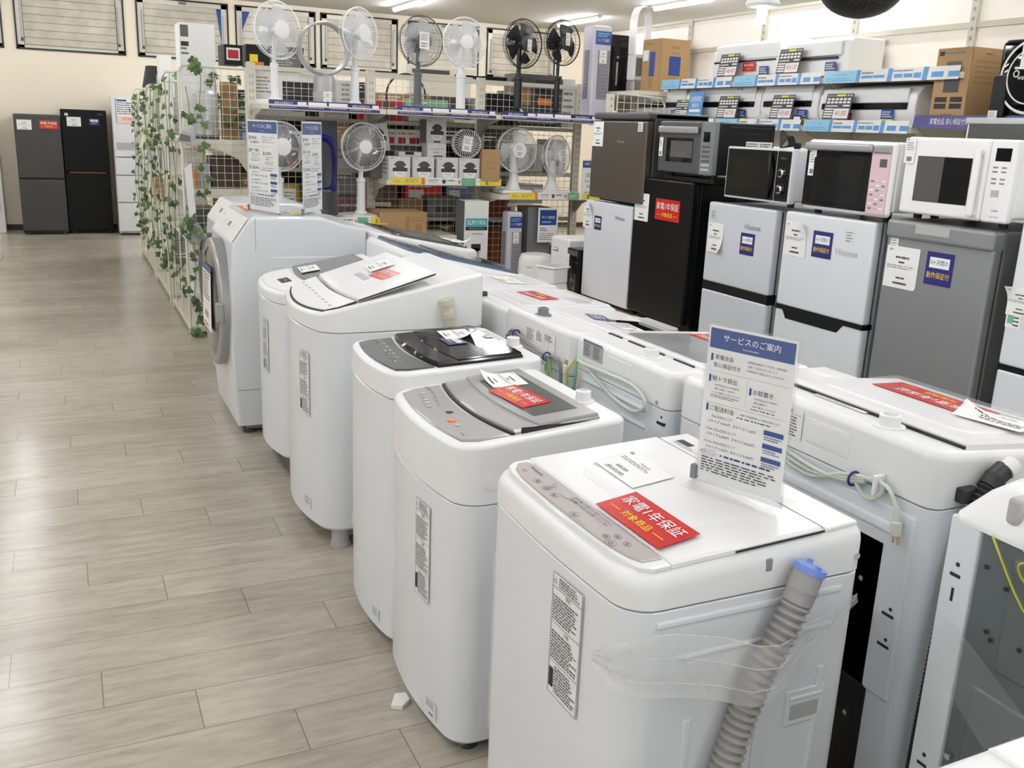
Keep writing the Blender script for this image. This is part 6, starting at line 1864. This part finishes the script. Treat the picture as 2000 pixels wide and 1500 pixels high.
# wall air conditioner above the rack, far back
t = thing('air_conditioner', 'cream wall air conditioner seen far behind the grey stand fan', 'air conditioner', (3.10, 9.2, 2.02), PI/2)
MB().rbox(0, -.75, 0, .2, .0, .11, .02, CREAM).build('case', t)
MB().box(-.003, -.45, .03, .01, -.06, .07, SMOKE).build('air_outlet', t)
MB().box(.05, -.7, -2.02, .15, -.05, .01, CREAM).build('cabinet', t)
# boxes standing on top of the rack end
rbx('black box with a red meat photo, on top of the ivy rack end', 1.11, 7.36, 1.92, .13, .2, .14, BLACK, [('r', .12, .25, .85, .85, PAPER), ('r', .2, .33, .78, .75, REDBOX)], rz=R(4))
rbx('black box with yellow and orange food art, top of the rack behind a white fan', 1.27, 7.40, 1.905, .42, .2, .17, BLACK, [('r', .0, .05, .12, .3, YEL), ('r', .06, .3, .2, .6, YEL), ('r', .1, .1, .3, .3, ORG), ('r', .4, .15, .95, .85, SMOKE), ('l', .42, .2, .9, .8, 6, LIGHTG)])

# ------------------------------------------------------------------ ivy rack: wire-sided shelving along the aisle
def ivy_rack(label, y0, y1, z1=1.885):
    t = thing('wire_rack', label, 'rack', (0.76, y0, 0))
    L, W = y1-y0, .45
    f = MB()
    for (x, y) in ((0, 0), (0, L), (.45, L)):
        f.tube([(x, y, .0), (x, y, z1-.04), (x+(.03 if x == 0 else -.03), y, z1)], .010, WIRE, 8)
    for y in (0, L):
        f.tube([(.03, y, z1), (.45, y, z1)], .010, WIRE, 8)
        f.tube([(.0, y, .42), (.45, y, .42)], .008, WIRE, 8)
        f.tube([(0, y, z1-.04), (.03, y, z1)], .010, WIRE, 8)
    f.tube([(.45, 0, 0), (.45, 0, z1)], .012, WIRE, 8)
    f.build('frame', t)
    n = MB(); wires(n, .02, .44, .42, z1-.01, .05, .0017, 0.0, 'x'); n.build('end_net', t, smooth=False)
    n = MB(); wires(n, .02, .44, .42, z1-.01, .05, .0017, L, 'x'); n.build('end_net', t, smooth=False)
    n = MB()
    for k in range(int(L/.45)+1):
        n.tube([(0, min(.45*k, L), .1), (0, min(.45*k, L), z1-.05)], .006, WIRE, 6)
    n.build('side_wires', t)
    for z in (.30, .72, 1.06, 1.40):
        s = MB().box(.005, .01, z-.025, .45, L-.01, z, CREAM)
        for y in (.012, L-.018):
            s.prism([(.44, y, z-.025), (.02, y, z-.025), (.06, y, z-.045), (.25, y, z-.07), (.38, y, z-.13), (.44, y, z-.22)], (0, .006, 0), CREAM)
        s.build('shelf', t, smooth=False)
    b = MB().rbox(0, 0, .03, .45, L, .075, .006, CREAM)
    for x in (.05, .12):
        b.lathe([(.008, -.001), (.008, .001)], SMOKE, 10, 'y', (x, -.0005, .055))
    for y in (.05, L-.05):
        b.lathe([(.02, 0), (.02, .03)], DARKG, 10, c=(.05, y, 0)).lathe([(.02, 0), (.02, .03)], DARKG, 10, c=(.40, y, 0))
    b.build('base', t)
    return t
ivy_rack('cream wire rack end with hanging ivy, nearest the drum washing machine', 7.08, 8.25)
ivy_rack('cream wire rack with ivy, middle one along the aisle', 8.45, 9.75, 1.82)
ivy_rack('cream wire rack with ivy at the far end of the aisle beside the white freezer', 9.95, 11.6, 1.82)
def goods(label, x, y, z, W, D, H, mat, name, items=(), r=.006):
    t = thing(name, label, 'box', (x, y, z))
    MB().rbox(0, 0, 0, W, D, H, r, mat).build('carton', t)
    if items:
        sheet(MB(), (0, -.0015, 0), (1, 0, 0), E3, W, H, mat, items, t=.001).build('print', t, smooth=False)
goods('tall white carton with black printed strip, rising out of the nearest ivy rack', .80, 7.30, 1.40, .24, .24, .78, PAPER, 'white_carton', [('r', .04, .88, .26, .98, SMOKE), ('r', .04, .8, .26, .84, INK), ('l', .04, .72, .26, .8, 2, INK)])
t = thing('metal_bin', 'shiny silver cylinder bin behind the end net of the ivy rack', 'bin', (.945, 7.20, 1.40))
MB().lathe([(.085, 0), (.085, .005), (.085, .30), (.083, .31), (.06, .33), (.001, .335)], mk('brushed_silver', (196, 196, 198), .42, metal=.7), 32).build('body', t)
MB().lathe([(.087, 0), (.087, .03)], DARKG, 32).build('base_ring', t)
goods('narrow white board box beside the tall white carton on the ivy rack', .765, 8.5, 1.40, .1, .16, .62, PAPER, 'white_carton')
goods('stack of brown wooden slats behind the ivy, on the rack shelf', 1.08, 7.32, 1.40, .11, .12, .40, CARD, 'wood_bundle', [('l', .05, .05, .95, .95, 3, CARDD)])
goods('pale plastic tub on the third shelf of the ivy rack', .81, 7.2, 1.06, .15, .2, .17, LIGHTG, 'plastic_tub')
goods('amber jar carton on the third shelf of the ivy rack', .79, 7.13, 1.06, .07, .06, .13, ORG, 'amber_carton')
goods('dark brown basket filling the third shelf of the ivy rack', .97, 7.22, 1.06, .21, .25, .22, mk('dark_basket', (84, 70, 60), .8, var=.4, scale=60), 'woven_basket')
goods('dark grey case on the second shelf of the ivy rack', .80, 7.18, .72, .18, .25, .20, SMOKE, 'grey_case')
goods('brown case on the second shelf of the ivy rack', 1.0, 7.2, .72, .18, .25, .26, CARDD, 'brown_case')
goods('white radiator-like panel low inside the ivy rack end', .80, 7.14, .30, .10, .32, .36, LIDW, 'panel_heater')
goods('wide white carton low inside the ivy rack end', .93, 7.14, .30, .26, .3, .38, PAPER, 'white_carton')
for k, (lab, y, z, mt, H_) in enumerate((('grey storage box on the top shelf of the middle ivy rack', 8.6, 1.40, LIGHTG, .3), ('green printed poster box on the top of the middle ivy rack', 9.1, 1.40, GREENBOX, .5), ('white carton on the third shelf of the middle ivy rack', 8.65, 1.06, PAPER, .22), ('blue-grey pot on the third shelf of the middle ivy rack', 9.2, 1.06, PLUM, .2), ('white carton on the second shelf of the middle ivy rack', 8.7, .72, LIDW, .24), ('grey case on the bottom shelf of the middle ivy rack', 8.7, .30, GREYBOX, .3), ('white carton on the top shelf of the far ivy rack', 10.1, 1.40, PAPER, .3), ('tan carton on the second shelf of the far ivy rack', 10.2, .72, CARD, .26))):
    goods(lab, .82, y, z, .3, .3, H_, mt, ('storage_box', 'poster_box', 'white_carton', 'plant_pot', 'white_carton', 'grey_case', 'white_carton', 'cardboard_box')[k])
# lamps on and in the ivy racks
t = thing('table_lamp', 'lamp with a black cone shade on top of the far ivy rack', 'lamp', (.86, 10.05, 1.40))
MB().lathe([(.07, 0), (.07, .01), (.012, .02), (.01, .42)], BLACK, 20).build('stand', t)
MB().lathe([(.115, .40), (.075, .60)], mk('black_shade', (44, 42, 44), .7), 32).build('lamp_shade', t)
t = thing('clip_lamp', 'small cream cone lamp with a dark bent neck hanging in the ivy', 'lamp', (.745, 9.80, 1.00))
MB().lathe([(.08, 0), (.05, .09), (.03, .12)], LINEN, 24, c=(0, 0, .25)).build('lamp_shade', t)
MB().tube(curve([(.02, 0, .36), (.06, .02, .42), (.09, .05, .36), (.05, .08, .15), (.03, .1, .0)], 6), .008, DARKG, 8).build('neck', t)
rbx('poster-like white box with coloured print on top of the middle ivy rack', .80, 8.9, 1.40, .12, .06, .47, PAPER, [('r', .1, .1, .6, .4, YEL), ('r', .4, .3, .9, .55, GREENBOX), ('l', .1, .7, .9, .9, 2, INKG)])
t = thing('sun_visor_box', 'small grey and white cardboard header hanging at the corner of the ivy rack', 'card', (.73, 7.02, 1.36))
MB().prism([(0, 0, .02), (.11, -.02, .0), (.115, -.02, .07), (.03, .0, .10)], (0, .02, 0), LIGHTG).prism([(.0, -.002, .03), (.08, -.018, .02), (.08, -.018, .06), (.02, -.004, .075)], (0, -.002, 0), SMOKE).build('card', t, smooth=False)
o = MB().prism([(.76, 7.06, .93), (.80, 7.06, .72), (.93, 7.06, .66), (.86, 7.06, .80)], (0, .006, 0), LIGHTG).build('paper_header'); tag(o, 'dangling grey paper header on the front of the ivy rack net', 'card')
o = MB().prism([(.765, 7.05, 1.20), (.815, 7.05, 1.24), (.83, 7.05, .90), (.785, 7.05, .86)], (0, .005, 0), PAPER).build('paper_header'); tag(o, 'curled white paper sheet clipped to the ivy rack net', 'card')

# ivy garlands
ivr = random.Random(21)
def leaf(mb, p, dirv, nrm, s, mat):
    d = Vector(dirv).normalized(); n = Vector(nrm).normalized()
    r_ = d.cross(n).normalized()
    shape = [(0, 0), (.32, -.10), (.52, .16), (.30, .34), (.34, .62), (.12, .62), (0, 1.0), (-.12, .62), (-.34, .62), (-.30, .34), (-.52, .16), (-.32, -.10)]
    o = Vector(p)
    v = [tuple(o+n*(.10*s))]+[tuple(o+r_*(x*s)+d*(y*s)+n*(-.08*s*abs(x)*2)) for x, y in shape]
    v[0] = tuple(o+d*(.4*s)+n*(.05*s))
    k = len(shape)
    mb.add(v, [(0, 1+i, 1+(i+1) % k) for i in range(k)], mat)
def garland(label, pts, density=26, s=.05, out=(-1, -.6, 0), spread=.025):
    P = curve(pts, 8)
    t = thing('ivy_garland', label, 'ivy', tuple(P[0]))
    o = P[0]
    MB().tube([p-o for p in P], .0025, STEM, 5).build('stem', t)
    L = sum((b-a).length for a, b in zip(P, P[1:]))
    m_ = MB()
    for k in range(int(L*density)):
        f = ivr.random()*(len(P)-1)
        i = int(f)
        p = P[i].lerp(P[min(i+1, len(P)-1)], f-i)-o
        p += Vector((ivr.uniform(-spread, spread), ivr.uniform(-spread, spread), ivr.uniform(-.01, .01)))
        n = Vector(out)+Vector((ivr.uniform(-.7, .7), ivr.uniform(-.9, .5), ivr.uniform(-.2, .6)))
        d = Vector((ivr.uniform(-.8, .8), ivr.uniform(-.5, .5), ivr.uniform(-1, .2)))
        leaf(m_, p, d-n*(d.dot(n)/n.length_squared), n, s*ivr.uniform(.7, 1.25), LEAF if ivr.random() < .6 else LEAF2)
    m_.build('leaves', t, smooth=False)
garland('sparse ivy strand over the end net of the nearest ivy rack, before the bin', [(.86, 7.05, 1.93), (.90, 7.04, 1.82), (.885, 7.04, 1.62), (.91, 7.04, 1.45), (.895, 7.04, 1.25)], 26, .06, (0, -1, .1), .03)
garland('sparse ivy strand down the left wire of the nearest end net', [(.80, 7.05, 1.75), (.815, 7.04, 1.60), (.805, 7.04, 1.52)], 24, .06, (0, -1, .1), .025)
garland('ivy strand on the lower half of the nearest end net', [(.88, 7.04, 1.22), (.90, 7.04, 1.0), (.93, 7.04, .86), (.91, 7.04, .74)], 26, .055, (0, -1, .1), .035)
garland('ivy strand bunched round the front corner of the nearest ivy rack', [(.80, 7.03, .86), (.79, 7.02, .78), (.88, 7.02, .70), (.96, 7.02, .72), (1.0, 7.02, .76)], 60, .06, (0, -1, .2), .05)
garland('ivy strand trailing to the floor at the front corner of the nearest ivy rack', [(.80, 7.02, .70), (.81, 7.02, .50), (.79, 7.02, .30), (.82, 7.02, .18), (.80, 7.02, .06), (.84, 7.0, .03)], 30, .055, (-.3, -1, .1), .03)
garland('ivy strand behind the end net among the wooden slats', [(1.02, 7.27, 1.86), (1.03, 7.27, 1.7), (1.01, 7.27, 1.5)], 40, .055, (0, -1, 0), .05)
garland('ivy strand behind the end net beside the rack post', [(1.15, 7.27, 1.84), (1.14, 7.27, 1.66), (1.16, 7.27, 1.5)], 40, .055, (0, -1, 0), .05)
labs = ['nearest', 'second', 'third', 'fourth', 'fifth', 'sixth', 'seventh', 'eighth', 'ninth', 'tenth', 'eleventh']
for k in range(11):
    y = 7.35+.40*k
    zt = 1.84-.01*k
    a = ivr.uniform(-.02, .02)
    garland('%s of the ivy strands hanging along the aisle side, counted from the camera' % labs[k], [(.73, y, zt), (.72+a, y+.03, 1.5), (.735, y-.02, 1.15), (.72, y+.04, .8), (.735+a, y, .45), (.73, y, .30+.05*(k % 3))], 17, .05, (-1, -.7, 0), .045)

# ------------------------------------------------------------------ fridges against the back wall
def back_fridge(label, x0, y0, W, H, D, doors, mat, smat, name='refrigerator'):
    """front faces -y"""
    t = thing(name, label, 'fridge', (x0, y0, 0))
    MB().rbox(0, .05, .02, W, D, H, .008, smat).box(.03, .06, 0, W-.03, D-.02, .03, SEAM).build('cabinet', t)
    ds = []
    for a, b in doors:
        ds.append(MB().rbox(.001, 0, a, W-.001, .045, b, .01, mat).box(.01, .044, a+.01, W-.01, .052, b-.01, SEAM).build('door', t))
    for x in (.06, W-.06):
        MB().lathe([(.02, 0), (.02, .03)], DARKG, 10, c=(x, .04, 0)).build('foot', t)
    return t, ds
X3 = (1, 0, 0)
t, ds = back_fridge('slate grey two-door fridge against the back wall, left of the black fridge', -.515, 13.66, .53, 1.50, .56, [(.05, .70), (.715, 1.49)], SLATE, SLATE)
sticker('warranty_sticker', t, (.29, -.002, 1.33), X3, E3, .21, .10, RED, RED_ITEMS)
price_tag(t, (.035, -.002, 1.31), X3, E3, .165, .12, cut=.03)
t, ds = back_fridge('black two-door fridge against the back wall with a copper line between its doors', .02, 13.74, .54, 1.58, .5, [(.05, .78), (.80, 1.575)], BLACKF, BLACKF)
MB().box(.06, -.003, .782, .5, .02, .798, mk('copper_trim', (130, 86, 62), .4, metal=.6)).build('door_trim', t, smooth=False)
sticker('warranty_sticker', t, (.33, -.002, 1.39), X3, E3, .125, .085, NAVY, NAVY_ITEMS)
price_tag(t, (.07, -.002, 1.37), X3, E3, .165, .115, cut=.03)
sticker('energy_label', t, (.05, -.002, 1.50), X3, E3, .04, .03, PAPER, [('l', .1, .1, .9, .9, 2, INKG)])
MB().text('Haier', (.47, -.0015, 1.53), X3, E3, .03, INKG).build('lettering', ds[1], smooth=False)
t, ds = back_fridge('tall white multi-drawer freezer against the back wall, beside the ivy', .62, 13.52, .56, 1.765, .6, [(.05, .42), (.43, .77), (.78, 1.0), (1.01, 1.755)], WHITE, WHITE, name='freezer')
MB().box(.03, -.003, 1.10, .33, .01, 1.19, LIGHTG).build('display_strip', t, smooth=False)
sticker('price_card', t, (.05, -.004, 1.43), X3, E3, .26, .31, PAPER, [('r', 0, 0, 1, .28, mk('pale_pink_print', (236, 206, 200), .6)), ('t', '¥77,000', .5, .18, .15, INKR, .75), ('r', .05, .88, .5, .95, BLUE), ('l', .06, .34, .94, .86, 6, INKB), ('r', 0, 0, .02, 1, BLUE), ('r', .98, 0, 1, 1, BLUE)])
